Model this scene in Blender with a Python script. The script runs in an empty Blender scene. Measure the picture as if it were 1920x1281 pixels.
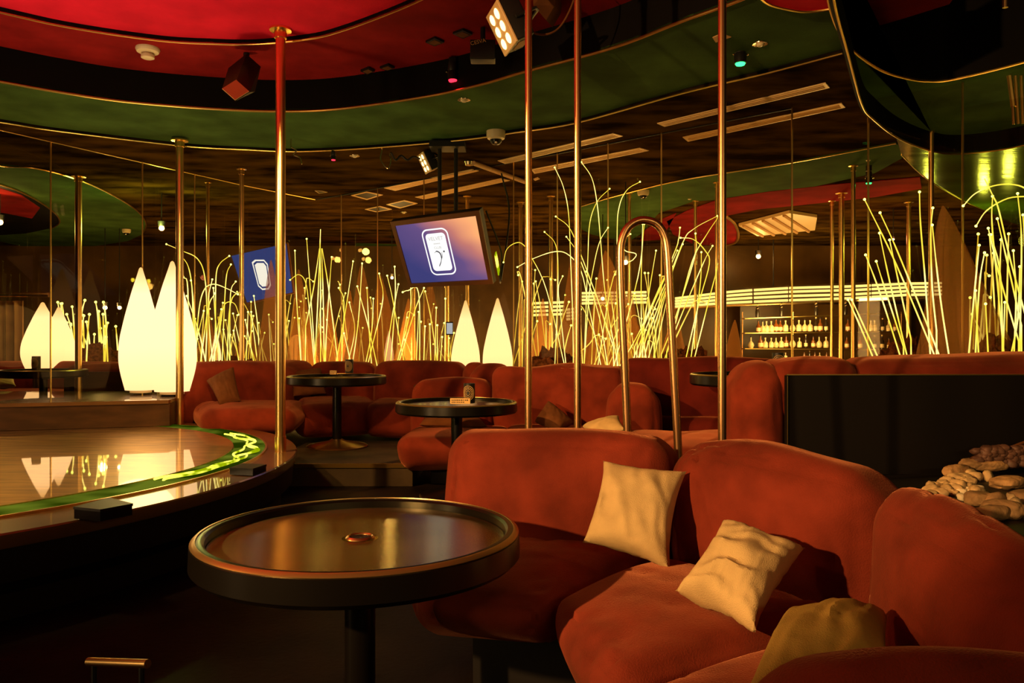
import bpy, bmesh, math, random
from mathutils import Vector, Matrix, noise

# ------------------------------------------------------------------ camera, world, lights
F = 1480.0          # focal length in pixels of a 1920x1281 frame
H = 1.05            # eye height
C = bpy.context.scene.collection
scn = bpy.context.scene
cam_data = bpy.data.cameras.new('camera'); cam_data.sensor_width = 36; cam_data.lens = F/1920*36
cam_data.clip_start = .05; cam_data.clip_end = 100
cam = bpy.data.objects.new('camera', cam_data); C.objects.link(cam)
cam.location = (0, 0, H); cam.rotation_euler = (math.pi/2, 0, 0)
scn.camera = cam
scn.view_settings.view_transform = 'Standard'; scn.view_settings.look = 'None'
scn.view_settings.gamma = 1; scn.view_settings.use_curve_mapping = False
scn.view_settings.exposure = 0.12
w = bpy.data.worlds.new('world'); scn.world = w; w.use_nodes = True
w.node_tree.nodes['Background'].inputs[0].default_value = (.9, .5, .2, 1)
w.node_tree.nodes['Background'].inputs[1].default_value = .002

def at(u, v, Y): return Vector(((u-960)/F*Y, Y, H-(v-640.5)/F*Y))
def on(u, v, z):
    Y = (z-H)*F/(640.5-v); return at(u, v, Y)

def spot(name, loc, tgt, power, color, angle=60, blend=.4, size=.06):
    l = bpy.data.lights.new(name, 'SPOT'); l.energy = power; l.color = color
    l.spot_size = math.radians(angle); l.spot_blend = blend; l.shadow_soft_size = size
    o = bpy.data.objects.new(name, l); C.objects.link(o); o.location = loc
    o.rotation_euler = (Vector(tgt)-Vector(loc)).to_track_quat('-Z', 'Y').to_euler(); return o
def point(name, loc, power, color, size=.05):
    l = bpy.data.lights.new(name, 'POINT'); l.energy = power; l.color = color; l.shadow_soft_size = size
    o = bpy.data.objects.new(name, l); C.objects.link(o); o.location = loc; return o

WARM = (1, .50, .14); AMB = (1, .56, .20); YEL = (1, .78, .12)
# unseen spots that wash the stage and the booths, no fixtures modelled
def area(name, loc, tgt, sx, sy, power, color):
    l = bpy.data.lights.new(name, 'AREA'); l.shape = 'RECTANGLE'; l.size = sx; l.size_y = sy; l.energy = power; l.color = color
    o = bpy.data.objects.new(name, l); C.objects.link(o); o.location = loc
    o.rotation_euler = (Vector(tgt)-Vector(loc)).to_track_quat('-Z', 'Y').to_euler(); return o
spot('booth_wash', (-2.6, -.5, 1.9), (0.61, 3.33, 1.20), 820, AMB, 48, .42, .035)
spot('booth_fill', (-2.95, 1.75, 2.3), (.75, 2.0, .45), 45, WARM, 58, .5, .06)  # added weak fill, no lamp of its own
spot('middle_wash', (-3.0, 2.9, 2.5), (.3, 6.0, .5), 640, WARM, 42, .5, .05)
spot('left_booth_wash', (-1.3, 3.4, 2.5), (-2.3, 7.6, .6), 210, WARM, 44, .6, .05)
spot('partition_wash', (-2.4, 2.6, 2.6), (1.6, 4.3, .7), 560, WARM, 26, .5, .05)
spot('dome_fill', (-2.6, 2.6, .5), (-2.6, 3.2, 3.0), 190, (1, .62, .50), 84, .8, .1)  # added unseen uplight that brightens the red dome
spot('ring_fill', (-2.2, 4.4, .6), (-2.2, 6.0, 2.75), 75, (1, .85, .35), 110, .9, .1)  # added unseen uplight for the green ring
point('lamp_glow', (-3.05, 6.45, 1.1), 11, (1, .62, .22), .3)
spot('stage_wash', (-2.8, 3.4, 2.6), (-2.9, 4.3, .35), 340, (1, .58, .16), 90, .8, .1)
# the bar canopy and a pair of cone lamps that stand behind and left of the camera
area('bar_canopy_light', (2.5, -2.2, 2.1), (1.0, 6, 1.6), 4.0, .18, 26, (1, .66, .26))
area('left_lamp_light', (-5.4, .2, 1.2), (0, 3.4, 1.1), .35, 1.3, 40, (1, .62, .26))
# added point lights, placed to streak the low glossy soffit with yellow-green
for p in ((5.2, 8.7, 2.25), (5.6, 8.9, 2.05), (4.7, 8.9, 2.2), (2.9, 4.6, 1.7)): point('soffit_streak_light', p, 5 if p[1] > 6 else 1.2, (.95, 1, .08), .04)
# warm fill points added behind the mirror panes to brighten the reflected room
for p, e in (((-1.5, 10.9, .9), 110), ((.8, 10.4, .9), 110), ((4.0, 10.2, .9), 70), ((-5.2, 10.8, .9), 55), ((3.3, 5.9, 1.0), 12), ((-2.2, 9.7, .9), 35)):
    point('far_room_fill', p, e, (1, .55, .14), .3)

# ------------------------------------------------------------------ materials
def new_mat(name):
    m = bpy.data.materials.new(name); m.use_nodes = True
    n = m.node_tree.nodes; return m, n, m.node_tree.links, n['Principled BSDF']
def mat(name, col, rough=.5, metal=0, spec=.5, var=0, vscale=6, bump=0, bscale=200, stretch=(1,1,1),
        sheen=0, sheen_tint=(1,1,1), rvar=0, coat=0, col2=None):
    m, n, L, b = new_mat(name)
    b.inputs['Base Color'].default_value = (*col, 1); b.inputs['Roughness'].default_value = rough
    b.inputs['Metallic'].default_value = metal; b.inputs['Specular IOR Level'].default_value = spec
    if coat: b.inputs['Coat Weight'].default_value = coat; b.inputs['Coat Roughness'].default_value = .025; b.inputs['Coat IOR'].default_value = 1.9
    if sheen:
        b.inputs['Sheen Weight'].default_value = sheen; b.inputs['Sheen Tint'].default_value = (*sheen_tint, 1)
        b.inputs['Sheen Roughness'].default_value = .35
    if var or bump or rvar or col2:
        tc = n.new('ShaderNodeTexCoord'); mp = n.new('ShaderNodeMapping'); mp.inputs['Scale'].default_value = stretch
        L.new(tc.outputs['Object'], mp.inputs[0])
    if var or rvar or col2:
        t = n.new('ShaderNodeTexNoise'); t.inputs['Scale'].default_value = vscale; t.inputs['Detail'].default_value = 5
        L.new(mp.outputs[0], t.inputs[0])
    if var or col2:
        r = n.new('ShaderNodeValToRGB'); r.color_ramp.elements[0].position = .35; r.color_ramp.elements[1].position = .68
        a = [c*(1-var) for c in col]; c2 = col2 or [min(1, c*(1+var)) for c in col]
        r.color_ramp.elements[0].color = (*a, 1); r.color_ramp.elements[1].color = (*c2, 1)
        L.new(t.outputs['Fac'], r.inputs[0]); L.new(r.outputs[0], b.inputs['Base Color'])
    if rvar:
        mr = n.new('ShaderNodeMapRange'); mr.inputs['To Min'].default_value = max(0, rough-rvar); mr.inputs['To Max'].default_value = min(1, rough+rvar)
        L.new(t.outputs['Fac'], mr.inputs[0]); L.new(mr.outputs[0], b.inputs['Roughness'])
    if bump:
        t2 = n.new('ShaderNodeTexNoise'); t2.inputs['Scale'].default_value = bscale; t2.inputs['Detail'].default_value = 3
        L.new(mp.outputs[0], t2.inputs[0])
        bp = n.new('ShaderNodeBump'); bp.inputs['Strength'].default_value = bump; bp.inputs['Distance'].default_value = .01
        L.new(t2.outputs['Fac'], bp.inputs['Height']); L.new(bp.outputs[0], b.inputs['Normal'])
    return m
def emis(name, col, s=1, col2=None, scale=20):
    m, n, L, b = new_mat(name); n.remove(b)
    e = n.new('ShaderNodeEmission'); e.inputs[0].default_value = (*col, 1); e.inputs[1].default_value = s
    if col2:
        tc = n.new('ShaderNodeTexCoord'); t = n.new('ShaderNodeTexNoise'); t.inputs['Scale'].default_value = scale
        r = n.new('ShaderNodeValToRGB'); r.color_ramp.elements[0].color = (*col, 1); r.color_ramp.elements[1].color = (*col2, 1)
        r.color_ramp.elements[0].position = .42; r.color_ramp.elements[1].position = .62
        L.new(tc.outputs['Object'], t.inputs[0]); L.new(t.outputs['Fac'], r.inputs[0]); L.new(r.outputs[0], e.inputs[0])
    L.new(e.outputs[0], n['Material Output'].inputs[0]); return m

M = {}
M['velvet'] = mat('rust_velvet', (.190, .027, .012), .9, spec=.12, var=.35, vscale=4.5, bump=.25, bscale=260, sheen=.45, sheen_tint=(1, .38, .18))
M['velvet_shaded'] = mat('shaded_rust_velvet', (.10, .010, .006), .9, spec=.1, var=.3, vscale=5, bump=.2, bscale=260, sheen=.25, sheen_tint=(1, .3, .12))  # rust velvet again, deep shadow put into a darker colour
M['linen'] = mat('tan_linen', (.60, .42, .19), .85, spec=.1, var=.10, vscale=14, bump=.35, bscale=420)
M['olive_linen'] = mat('ochre_linen', (.42, .27, .06), .85, spec=.1, var=.25, vscale=6, bump=.35, bscale=420)
M['brown_fabric'] = mat('brown_fabric', (.15, .055, .018), .85, spec=.1, var=.15, vscale=12, bump=.3, bscale=420)
M['black_panel'] = mat('black_leatherette', (.006, .004, .003), .55, spec=.25)
M['black'] = mat('black_paint', (.008, .007, .006), .45, spec=.4)
M['black_gloss'] = mat('black_lacquer', (.004, .003, .002), .28, spec=.3)
M['brass'] = mat('polished_brass', (.97, .64, .26), .28, 1, bump=.04, bscale=8)
M['copper'] = mat('worn_copper_tube', (.88, .50, .22), .27, 1)
M['brass_trim'] = mat('brass_trim', (.95, .62, .18), .28, 1)
M['steel'] = mat('steel', (.75, .62, .45), .22, 1)
M['floor'] = mat('dark_floor', (.007, .004, .0025), .55, spec=.12, var=.5, vscale=3, bump=.15, bscale=40)
M['floor_rear'] = mat('rear_carpet', (.045, .030, .014), .6, spec=.3, var=.5, vscale=3, bump=.15, bscale=40)
M['stage_wood'] = mat('dark_varnished_wood', (.13, .062, .018), .32, spec=.6, var=.12, vscale=5, coat=.8)
M['stage_side'] = mat('black_stained_wood', (.010, .006, .004), .6, spec=.15)
M['stage_metal'] = mat('scuffed_bronze_sheet', (.75, .46, .16), .34, 1, var=.3, vscale=4, bump=.12, bscale=40, stretch=(1, 7, 1), rvar=.06, coat=1)
M['plinth'] = mat('brown_board', (.05, .022, .008), .35, spec=.4, var=.3, vscale=5, stretch=(1, 1, 4))
M['red'] = mat('red_felt', (.62, .014, .035), .95, spec=.05, var=.14, vscale=4, bump=.2, bscale=150)
M['darkred'] = mat('wine_red_felt', (.22, .010, .010), .95, spec=.05, var=.25, vscale=3, bump=.2, bscale=150)
M['green'] = mat('green_felt', (.050, .100, .024), .95, spec=.05, var=.3, vscale=2.5, bump=.2, bscale=150)
M['green_gloss'] = mat('glossy_green_lacquer', (.05, .11, .012), .16, spec=.9, var=.3, vscale=3, bump=.6, bscale=2.2, stretch=(.4, 2, 1))
M['brown_ceiling'] = mat('smoky_bronze_ceiling', (.012, .006, .0008), .50, spec=0, col2=(.085, .042, .006), vscale=1.9, stretch=(1, 2.2, 1), rvar=.1)
M['black_ceiling'] = mat('black_fascia', (.003, .002, .002), .7, spec=.1)
M['white_plastic'] = mat('cream_plastic', (.72, .58, .36), .4)
M['vent'] = mat('vent_metal', (.75, .50, .24), .45, .1)
M['tan_grille'] = mat('tan_grille', (.60, .33, .13), .7)
M['rod'] = emis('fiber_rod_glow', (1.15, .82, .06), 1.0, (2.0, 1.6, .42), 3)
M['rod_dim'] = emis('fiber_rod_glow_distant', (.80, .50, .03), 1.0, (1.5, 1.1, .18), 3)
M['tip'] = emis('fiber_tip_glow', (2.2, 2.4, .35), 1.6)
M['rope'] = emis('light_rope', (.30, .40, .0), 1.0, (2.4, 2.2, .2), 6)
M['rope_dim'] = emis('green_groove_light', (.015, .030, .0), 1.0, (.12, .15, .01), 3)
M['star'] = emis('lamp_filament', (1, .62, .18), 40)
M['tube'] = emis('bar_tube_glow', (1.6, 1.15, .34), 1.0)
M['tube_hot'] = emis('bar_tube_glow_bright', (3.2, 2.2, .8), 1.5)
M['par'] = emis('par_led', (3, 1.9, .7), 1.2)
M['ledred'] = emis('red_led', (3, .05, .12), 1.2)
M['ledgreen'] = emis('green_led', (.1, 2.5, .5), 1.2)
M['white_glow'] = emis('screen_white', (1, 1, .97), 1.0)
M['ink'] = emis('screen_ink', (.10, .09, .10), 1.0)
M['ink_soft'] = emis('screen_grey_ink', (.50, .47, .42), 1.0)
M['gold_print'] = mat('gold_print', (.75, .48, .18), .4, .3)
M['bottle_glass'] = mat('amber_bottle', (.20, .06, .012), .08, spec=.7)
M['bottle_clear'] = mat('pale_bottle', (.65, .50, .28), .10, spec=.7)
M['bottle_dark'] = mat('dark_bottle', (.03, .02, .012), .08, spec=.7)
M['label_paper'] = mat('cream_paper_label', (.85, .65, .38), .7)
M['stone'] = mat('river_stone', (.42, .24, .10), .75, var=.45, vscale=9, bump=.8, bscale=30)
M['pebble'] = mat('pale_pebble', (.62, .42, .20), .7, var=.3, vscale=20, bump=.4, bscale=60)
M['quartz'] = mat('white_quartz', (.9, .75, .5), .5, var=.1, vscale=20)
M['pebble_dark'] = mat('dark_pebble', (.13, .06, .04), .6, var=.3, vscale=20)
M['curtain'] = mat('brown_curtain', (.30, .15, .06), .9, spec=.1, var=.2, vscale=6)
M['fuzz'] = mat('dried_moss', (.11, .035, .012), 1, spec=.05, var=.5, vscale=30, bump=1, bscale=60)
M['wallpanel'] = mat('haze_brown_panel', (.06, .029, .007), .35, spec=.3, col2=(.16, .078, .018), vscale=1.2)  # golden haze of the mirrored room put into the panel colour

# cone lamp: a lit plastic shell, brighter in its lower middle where the bulb sits
m, n, L, b = new_mat('glowing_lamp_shell'); n.remove(b)
e = n.new('ShaderNodeEmission'); tc = n.new('ShaderNodeTexCoord'); sp = n.new('ShaderNodeSeparateXYZ'); r = n.new('ShaderNodeValToRGB')
r.color_ramp.elements[0].position = 0; r.color_ramp.elements[0].color = (1.5, .86, .36, 1)
r.color_ramp.elements[1].position = 1; r.color_ramp.elements[1].color = (1.1, .60, .18, 1)
x = r.color_ramp.elements.new(.35); x.color = (1.9, 1.15, .52, 1)
x = r.color_ramp.elements.new(.78); x.color = (1.9, 1.12, .55, 1)
L.new(tc.outputs['Generated'], sp.inputs[0]); L.new(sp.outputs[2], r.inputs[0]); L.new(r.outputs[0], e.inputs[0])
L.new(e.outputs[0], n['Material Output'].inputs[0]); M['lamp'] = m
# tulle net
m, n, L, b = new_mat('brown_tulle_net')
b.inputs['Base Color'].default_value = (.42, .17, .05, 1); b.inputs['Roughness'].default_value = .8
tr = n.new('ShaderNodeBsdfTransparent'); tl = n.new('ShaderNodeBsdfTranslucent'); tl.inputs[0].default_value = (.55, .25, .07, 1)
m1 = n.new('ShaderNodeMixShader'); m2 = n.new('ShaderNodeMixShader'); m1.inputs[0].default_value = .5; m2.inputs[0].default_value = .45
L.new(b.outputs[0], m1.inputs[1]); L.new(tl.outputs[0], m1.inputs[2]); L.new(tr.outputs[0], m2.inputs[1]); L.new(m1.outputs[0], m2.inputs[2])
L.new(m2.outputs[0], n['Material Output'].inputs[0]); M['tulle'] = m
# see-through smoky glass standing in for the mirror wall, reflected room built behind
m, n, L, b = new_mat('smoky_mirror_glass'); n.remove(b)
tr = n.new('ShaderNodeBsdfTransparent'); tr.inputs[0].default_value = (.86, .80, .66, 1)
g = n.new('ShaderNodeBsdfGlossy'); g.inputs[0].default_value = (1, .8, .5, 1); g.inputs['Roughness'].default_value = .015
fr = n.new('ShaderNodeFresnel'); fr.inputs[0].default_value = 1.22; mx = n.new('ShaderNodeMixShader')
L.new(fr.outputs[0], mx.inputs[0]); L.new(tr.outputs[0], mx.inputs[1]); L.new(g.outputs[0], mx.inputs[2])
L.new(mx.outputs[0], n['Material Output'].inputs[0]); M['glass'] = m
# screen picture
m, n, L, b = new_mat('screen_picture'); n.remove(b)
e = n.new('ShaderNodeEmission'); tc = n.new('ShaderNodeTexCoord'); sp = n.new('ShaderNodeSeparateXYZ')
L.new(tc.outputs['UV'], sp.inputs[0])
ns = n.new('ShaderNodeTexNoise'); ns.inputs['Scale'].default_value = 2.2; ns.inputs['Detail'].default_value = 1; L.new(tc.outputs['UV'], ns.inputs[0])
def mathn(op, a, b_):
    q = n.new('ShaderNodeMath'); q.operation = op
    for i, s_ in enumerate((a, b_)):
        if isinstance(s_, (int, float)): q.inputs[i].default_value = s_
        else: L.new(s_, q.inputs[i])
    return q.outputs[0]
f = mathn('ADD', mathn('MULTIPLY', sp.outputs[0], .75), mathn('MULTIPLY', sp.outputs[1], .55))
f = mathn('ADD', f, mathn('MULTIPLY', ns.outputs['Fac'], .35))
r = n.new('ShaderNodeValToRGB'); E = r.color_ramp.elements
E[0].position = .35; E[0].color = (.045, .045, .17, 1); E[1].position = 1.0; E[1].color = (1.0, .42, .16, 1)
x = E.new(.62); x.color = (.13, .075, .21, 1); x = E.new(.80); x.color = (.52, .18, .15, 1)
f2 = mathn('MULTIPLY', f, .72); L.new(f2, r.inputs[0]); L.new(r.outputs[0], e.inputs[0]); e.inputs[1].default_value = 1.0
E[0].position = .30; 
L.new(e.outputs[0], n['Material Output'].inputs[0]); M['screen'] = m
M['screen_far'] = emis('screen_picture_dim', (.035, .050, .20), 1.0)

# ------------------------------------------------------------------ mesh helpers
def obj(name, bm, m, parent=None, smooth=True):
    me = bpy.data.meshes.new(name); bm.normal_update(); bm.to_mesh(me); bm.free()
    me.materials.append(M[m] if isinstance(m, str) else m)
    if smooth:
        for p in me.polygons: p.use_smooth = True
        try: me.set_sharp_from_angle(angle=math.radians(40))
        except Exception: pass
    o = bpy.data.objects.new(name, me); C.objects.link(o)
    if parent is not None:
        o.parent = parent; o.matrix_parent_inverse = parent.matrix_basis.inverted()
    return o
def tag(o, label, cat, group=None, kind=None):
    o['label'] = label; o['category'] = cat
    if group: o['group'] = group
    if kind: o['kind'] = kind
    return o
def thing(name, label, cat, loc=(0, 0, 0), group=None):
    o = bpy.data.objects.new(name, None); C.objects.link(o); o.location = loc; o.empty_display_size = .05
    return tag(o, label, cat, group)
def struct(name, bm, m, parent=None, smooth=False):
    o = obj(name, bm, m, parent, smooth); o['kind'] = 'structure'; return o

def add_tube(bm, pts, rad, seg=12, caps=True):
    pts = [Vector(p) for p in pts]; rings = []
    prev = None
    for i, p in enumerate(pts):
        if i == 0: t = pts[1]-p
        elif i == len(pts)-1: t = p-pts[-2]
        else: t = (pts[i+1]-p).normalized()+(p-pts[i-1]).normalized()
        t.normalize()
        if prev is None:
            a = Vector((0, 0, 1)) if abs(t.z) < .9 else Vector((1, 0, 0)); nrm = t.cross(a).normalized()
        else: nrm = (prev-t*prev.dot(t)).normalized()
        prev = nrm; b2 = t.cross(nrm); rr = rad[i] if isinstance(rad, (list, tuple)) else rad
        rings.append([bm.verts.new(p+(nrm*math.cos(2*math.pi*k/seg)+b2*math.sin(2*math.pi*k/seg))*rr) for k in range(seg)])
    for a, b2 in zip(rings, rings[1:]):
        for k in range(seg): bm.faces.new((a[k], a[(k+1) % seg], b2[(k+1) % seg], b2[k]))
    if caps:
        bm.faces.new(rings[0][::-1]); bm.faces.new(rings[-1])
    return bm
def tube(pts, rad, seg=12): return add_tube(bmesh.new(), pts, rad, seg)
def add_box(bm, c, s, R=None, bev=0):
    mt = Matrix.Translation(Vector(c)) @ ((R.to_4x4()) if R else Matrix.Identity(4)) @ Matrix.Diagonal((s[0], s[1], s[2], 1))
    r_ = bmesh.ops.create_cube(bm, size=1, matrix=mt)
    if bev:
        es = list({e for v in r_['verts'] for e in v.link_edges})
        bmesh.ops.bevel(bm, geom=es, offset=bev, segments=3, affect='EDGES', profile=.5)
    return bm
def box(c, s, R=None, bev=0): return add_box(bmesh.new(), c, s, R, bev)
def add_lathe(bm, c, prof, seg=48, sx=1, sy=1):
    c = Vector(c); rings = []
    for r_, z in prof:
        if r_ < 1e-5: rings.append([bm.verts.new(c+Vector((0, 0, z)))])
        else: rings.append([bm.verts.new(c+Vector((r_*math.cos(2*math.pi*k/seg)*sx, r_*math.sin(2*math.pi*k/seg)*sy, z))) for k in range(seg)])
    for a, b2 in zip(rings, rings[1:]):
        for k in range(seg):
            k2 = (k+1) % seg
            if len(a) == 1 and len(b2) == 1: continue
            if len(a) == 1: bm.faces.new((a[0], b2[k2], b2[k]))
            elif len(b2) == 1: bm.faces.new((a[k], a[k2], b2[0]))
            else: bm.faces.new((a[k], a[k2], b2[k2], b2[k]))
    return bm
def lathe(c, prof, seg=48, sx=1, sy=1): return add_lathe(bmesh.new(), c, prof, seg, sx, sy)
def add_slab(bm, pts, thick):
    """a flat polygon with thickness; pts in order, thick = vector from the visible face"""
    t = Vector(thick); a = [bm.verts.new(Vector(p)) for p in pts]; b2 = [bm.verts.new(Vector(p)+t) for p in pts]
    bm.faces.new(a); bm.faces.new(b2[::-1])
    for i in range(len(a)):
        j = (i+1) % len(a); bm.faces.new((a[j], a[i], b2[i], b2[j]))
    bmesh.ops.recalc_face_normals(bm, faces=bm.faces)
    return bm
def slab(pts, thick=(0, 0, .02)): return add_slab(bmesh.new(), pts, thick)
def catmull(P, n=6):
    P = [Vector(p) for p in P]
    if len(P) < 3: return P
    Q = [2*P[0]-P[1]]+P+[2*P[-1]-P[-2]]; out = []
    for i in range(1, len(Q)-2):
        p0, p1, p2, p3 = Q[i-1:i+3]
        for k in range(n):
            t = k/n
            out.append(.5*((2*p1)+(-p0+p2)*t+(2*p0-5*p1+4*p2-p3)*t*t+(-p0+3*p1-3*p2+p3)*t**3))
    out.append(P[-1]); return out
def ribbon(pts, h0, h1, th=.02):
    """vertical curved fascia with thickness, following pts (their xy) from height h0 to h1"""
    bm = bmesh.new(); L_ = []
    for i, p in enumerate(pts):
        a = pts[max(i-1, 0)]; b2 = pts[min(i+1, len(pts)-1)]; t = Vector((b2[0]-a[0], b2[1]-a[1], 0)).normalized(); nn = Vector((-t.y, t.x, 0))*th
        base = Vector((p[0], p[1], 0))
        L_.append([bm.verts.new(base+Vector((0, 0, h0))), bm.verts.new(base+Vector((0, 0, h1))), bm.verts.new(base+nn+Vector((0, 0, h1))), bm.verts.new(base+nn+Vector((0, 0, h0)))])
    for a, b2 in zip(L_, L_[1:]):
        for k in range(4): bm.faces.new((a[k], a[(k+1) % 4], b2[(k+1) % 4], b2[k]))
    bmesh.ops.recalc_face_normals(bm, faces=bm.faces)
    return bm
def puff(c8, r=.09, bulge=.02, n=16, wr=.005, seed=0, wscale=(3, 3, 3), fold=None):
    """a stuffed cushion filling the eight corners (bottom fl, fr, br, bl, then top)"""
    c8 = [Vector(c) for c in c8]
    dx = ((c8[1]-c8[0]).length+(c8[5]-c8[4]).length+(c8[2]-c8[3]).length+(c8[6]-c8[7]).length)/8
    dy = ((c8[3]-c8[0]).length+(c8[2]-c8[1]).length+(c8[7]-c8[4]).length+(c8[6]-c8[5]).length)/8
    dz = sum((c8[i+4]-c8[i]).length for i in range(4))/8
    D = (dx, dy, dz); R = min(r, *[d*.98 for d in D])
    bm = bmesh.new()
    bmesh.ops.create_cube(bm, size=2)
    bmesh.ops.subdivide_edges(bm, edges=bm.edges[:], cuts=n, use_grid_fill=True)
    off = Vector((seed*7.3, seed*3.1, seed*1.7))
    for v in bm.verts:
        q = v.co.copy()
        # denser sampling near the edges
        q = Vector([math.sin(q[i]*math.pi/2)*.55+q[i]*.45 for i in range(3)])
        p = Vector([q[i]*D[i] for i in range(3)])
        inn = Vector([max(-D[i]+R, min(D[i]-R, p[i])) for i in range(3)])
        d = p-inn
        if d.length > 1e-6:
            p2 = inn+d.normalized()*R
        else: p2 = p
        s = [p2[i]/D[i] for i in range(3)]
        k = [(1-min(1, s[i]*s[i])) for i in range(3)]
        ax = max(range(3), key=lambda i: abs(q[i]))
        o2 = [j for j in range(3) if j != ax]
        s[ax] += math.copysign(bulge*k[o2[0]]*k[o2[1]]/D[ax], q[ax])
        a, b2, c = [(t+1)/2 for t in s]
        bot = c8[0].lerp(c8[1], a).lerp(c8[3].lerp(c8[2], a), b2); top = c8[4].lerp(c8[5], a).lerp(c8[7].lerp(c8[6], a), b2)
        v.co = bot.lerp(top, c)
    bm.normal_update()
    mv = []
    for v in bm.verts:
        P = v.co
        a = noise.noise(Vector((P.x*wscale[0], P.y*wscale[1], P.z*wscale[2]))*1.0+off)*wr*2
        # long shallow creases radiating through the cloth
        rr = noise.noise(Vector((P.x*9, P.y*9, P.z*1.5))+off*2); cr = -wr*1.6*max(0, 1-abs(rr)*9)
        if noise.noise(P*2.5+off) < 0: cr = 0
        mv.append(v.normal*(a+cr))
    for v, d in zip(bm.verts, mv): v.co += d
    return bm
def pillow(tl, tr, br, bl, th=.09, n=26, seed=0, wr=.006, pinch=.10):
    """a throw pillow over four corners, th = half thickness"""
    tl, tr, br, bl = map(Vector, (tl, tr, br, bl))
    nrm = (tr-tl).cross(bl-tl).normalized(); bm = bmesh.new(); off = Vector((seed*5.7, seed*2.3, seed))
    ctr = (tl+tr+br+bl)/4
    def P(i, j, s):
        a, b2 = i/n, j/n; u, v = 2*a-1, 2*b2-1
        # sides drawn in between the corners
        base = tl.lerp(tr, a).lerp(bl.lerp(br, a), b2)
        du = pinch*(1-v*v)*u*abs(u)**1.5; dv = pinch*(1-u*u)*v*abs(v)**1.5
        base -= (tr-tl)*.5*du+(bl-tl)*.5*dv
        k = max(0, (1-u*u))**.5*max(0, (1-v*v))**.5
        h = th*k**.75
        a1 = math.radians(25+seed*37); uu = u*math.cos(a1)+v*math.sin(a1); vv = -u*math.sin(a1)+v*math.cos(a1)
        wp = .25*noise.noise(Vector((uu*1.5, vv*1.5, 5))+off)
        fo = noise.noise(Vector((uu*.9, (vv+wp)*4.2, 0))+off); fo2 = noise.noise(Vector(((uu+wp)*7.5, vv*1.6, 9))+off)
        h += min(1, k*1.6)*wr*(2.2*fo+.8*fo2*(1-k*.6)+1.0*noise.noise(Vector((u*2, v*2, 3))+off))*(1 if s > 0 else .5)
        return base+nrm*h*s
    G = {}
    for s in (1, -1):
        for i in range(n+1):
            for j in range(n+1):
                if s < 0 and (i in (0, n) or j in (0, n)): G[s, i, j] = G[1, i, j]
                else: G[s, i, j] = bm.verts.new(P(i, j, s))
        for i in range(n):
            for j in range(n):
                q = (G[s, i, j], G[s, i+1, j], G[s, i+1, j+1], G[s, i, j+1])
                bm.faces.new(q if s > 0 else q[::-1])
    return bm
def para(c4, Y0):
    """depths that make four picture corners (tl,tr,br,bl) a true parallelogram"""
    rays = [Vector(((u-960)/F, 1, -(v-640.5)/F)) for u, v in c4]
    a = Matrix((rays[1], -rays[2], rays[3])).transposed(); s = a.inverted() @ (rays[0]*Y0)
    d = [Y0, s[0], s[1], s[2]]
    return [Vector((0, 0, H))+rays[i]*d[i] for i in range(4)]
def text_bm(txt, size, depth=.001):
    cu = bpy.data.curves.new('t', 'FONT'); cu.body = txt; cu.size = size; cu.extrude = depth; cu.align_x = 'CENTER'; cu.align_y = 'CENTER'
    o = bpy.data.objects.new('t', cu); C.objects.link(o); bpy.context.view_layer.update()
    me = bpy.data.meshes.new_from_object(o.evaluated_get(bpy.context.evaluated_depsgraph_get()))
    bm = bmesh.new(); bm.from_mesh(me); bpy.data.objects.remove(o); bpy.data.meshes.remove(me); return bm
def place_bm(bm, org, X, Yv):
    Z = X.cross(Yv).normalized(); mt = Matrix((X.normalized(), Yv.normalized(), Z)).transposed().to_4x4(); mt.translation = org
    bmesh.ops.transform(bm, matrix=mt, verts=bm.verts[:]); return bm
def dup(root, loc=None, label=None, group=None, rot=None, scale=None):
    r_ = root.copy(); C.objects.link(r_)
    if loc is not None: r_.location = loc
    if rot is not None: r_.rotation_euler = rot
    if scale is not None: r_.scale = scale
    if label: r_['label'] = label
    if group: r_['group'] = group
    for ch in root.children:
        c = ch.copy(); C.objects.link(c); c.parent = r_
        for g_ in ch.children:
            d = g_.copy(); C.objects.link(d); d.parent = c
    return r_

# ------------------------------------------------------------------ floors and stage
UP = .163
struct('floor', slab([(-12, -2, 0), (12, -2, 0), (12, 18, 0), (-12, 18, 0)], (0, 0, -.1)), 'floor')
# raised rear floor, its front step left of the middle booth
step_pts = [(-12, 5.71), (-.72, 5.71), (-.72, 7.15), (.1, 7.2), (1.1, 5.7), (2.2, 5.0), (3.4, 4.0), (12, 4.0), (12, 17.5), (-12, 17.5)]
st = struct('floor_raised', slab([(x_, y_, UP) for x_, y_ in step_pts], (0, 0, -UP+.002)), 'floor_rear'); st.name = 'floor_upper'
struct('trim_1', box((-1.6, 5.712, UP-.012), (1.75, .02, .03)), 'brass_trim')
SZ = .35; SC = (-3.888, 4.460); SR = 2.58; GC = (-3.78, 4.55); GR = 2.25
stage = thing('round_stage', 'low round dance stage with dark rim, bronze top and glowing green groove', 'stage', (SC[0], SC[1], 0))
obj('stage_base', lathe((SC[0], SC[1], 0), [(0, 0), (SR-.10, 0), (SR-.10, .10), (SR-.03, .16), (SR-.02, SZ-.06), (0, SZ-.06)], 128), 'stage_side', stage)
obj('rim', lathe((SC[0], SC[1], 0), [(GR-.3, SZ-.058), (SR-.005, SZ-.058), (SR, SZ-.05), (SR, SZ-.006), (SR-.006, SZ), (0, SZ), (0, SZ-.02)], 160), 'stage_wood', stage)
obj('bronze_top', lathe((GC[0], GC[1], 0), [(0, SZ+.012), (GR-.20, SZ+.012), (GR-.20, SZ+.001), (0, SZ+.001)], 160), 'stage_metal', stage)
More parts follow.
